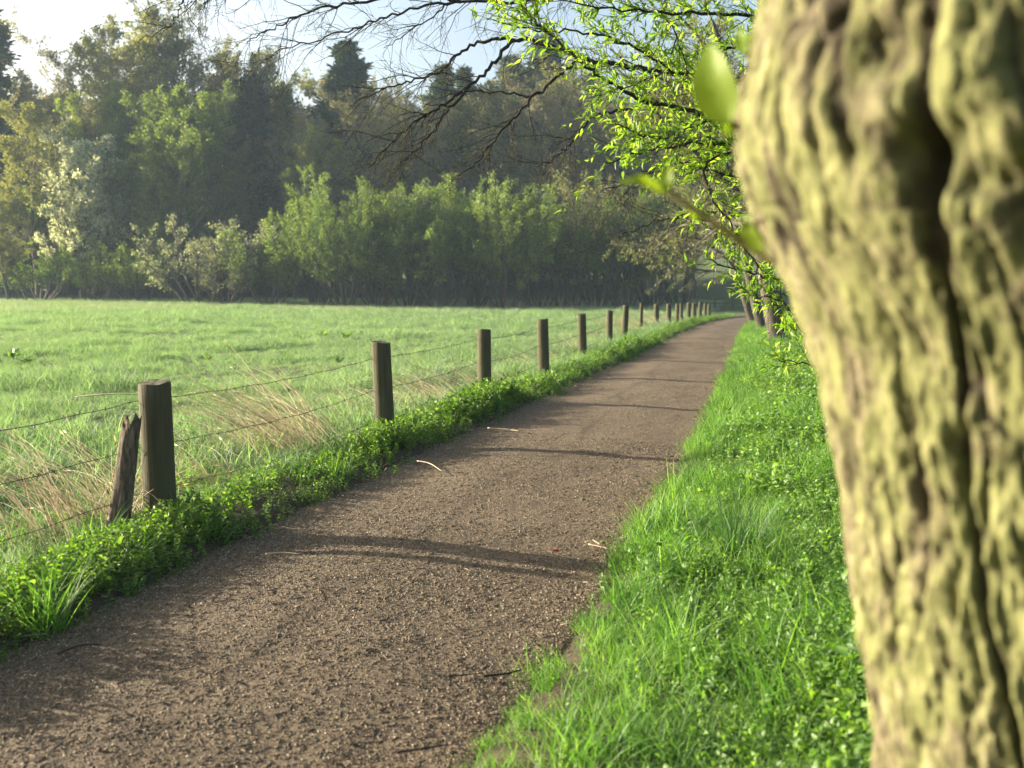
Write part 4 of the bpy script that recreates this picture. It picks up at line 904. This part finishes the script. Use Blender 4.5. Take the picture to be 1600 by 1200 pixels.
dock(322, 19, .24, 'faint dock clump above the nearest fence post'); dock(505, 28, .3, 'small far dock clump left of the dark one'); dock(525, 18, .24, 'dock clump in the meadow just left of the second post')
# twigs, stones and one petal on the path
def fallen_twig(pts, rad, label, mat='straw'):
    w = []
    for (px, py) in pts:
        d = ray(px, py); tt = (.035 - CAM[2]) / d[2]; q_ = CAM + d * tt; w.append([q_[0], q_[1], .045])
    w = np.array(w); c_ = w.mean(0); o = link('fallen_twig', Geo().tube(smooth_line(w - c_, 10), np.linspace(rad, rad * .5, 10), 5).mesh('fallen_twig', M[mat], True)); o.location = c_
    tag(o, label, 'twig', 'twigs lying on the path')
fallen_twig([(652, 722), (672, 726), (690, 738)], .006, 'pale curved twig at the left edge of the path near the second post')
fallen_twig([(762, 670), (790, 672), (812, 675)], .006, 'thin pale twig by the left path edge near the third post')
fallen_twig([(415, 868), (440, 866), (468, 868)], .006, 'straight pale twig at the left path edge right of the nearest post')
fallen_twig([(920, 853), (935, 856), (952, 860)], .005, 'short tan twig near the right path edge')
fallen_twig([(700, 1060), (725, 1058), (750, 1056)], .004, 'dark thin twig on the path near its lower right edge', 'twig_dark')
fallen_twig([(755, 1060), (790, 1056), (815, 1050)], .006, 'longer dark twig on the path at the right grass edge', 'twig_dark')
fallen_twig([(620, 1180), (660, 1174), (700, 1168)], .005, 'dark twig at the bottom edge of the path', 'twig_dark')
fallen_twig([(90, 1025), (125, 1012), (160, 1010)], .005, 'dark twig in the shade at the lower left of the path', 'twig_dark')
fallen_twig([(280, 1050), (300, 1046), (315, 1038)], .003, 'tiny dark twig in the middle of the near path', 'twig_dark')
fallen_twig([(915, 850), (925, 846), (940, 855)], .004, 'pale crossed twig beside the short tan twig')
m, t, out = nodes('red_petal'); principled(t, out, (.45, .02, .02), .5); M['red'] = m
d = ray(868, 863); tt = (.04 - CAM[2]) / d[2]; q_ = CAM + d * tt
gg = Geo(); leaves(gg, np.zeros((1, 3)), np.array([[1., .2, 0]]), np.array([[0, 0, 1.]]), np.array([.045]), np.array([.03]), r, .35, -.3); o = link('petal', gg.mesh('petal', M['red'])); o.location = (q_[0] - .02, q_[1], .045)
tag(o, 'single small red petal lying on the path', 'petal')

# ------------------------------------------------------------------ morning haze: one closed box round everything
m, t, out = nodes('haze_air'); pv = t.nodes.new('ShaderNodeVolumePrincipled'); pv.inputs['Density'].default_value = .00045; pv.inputs['Color'].default_value = (.62, .82, 1, 1); pv.inputs['Anisotropy'].default_value = .1
t.links.new(pv.outputs[0], out.inputs['Volume'])
x0, x1, y0, y1, z0, z1 = -240, 200, -40, 270, -2.5, 42
V = np.array([(x, y, z) for z in (z0, z1) for y in (y0, y1) for x in (x0, x1)]); q = np.array([[0, 2, 3, 1], [4, 5, 7, 6], [0, 1, 5, 4], [2, 6, 7, 3], [0, 4, 6, 2], [1, 3, 7, 5]])
tag(link('haze', mesh('haze', V, [(q, 0)], m)), 'thin blue morning haze in the air over the meadow', kind='stuff')
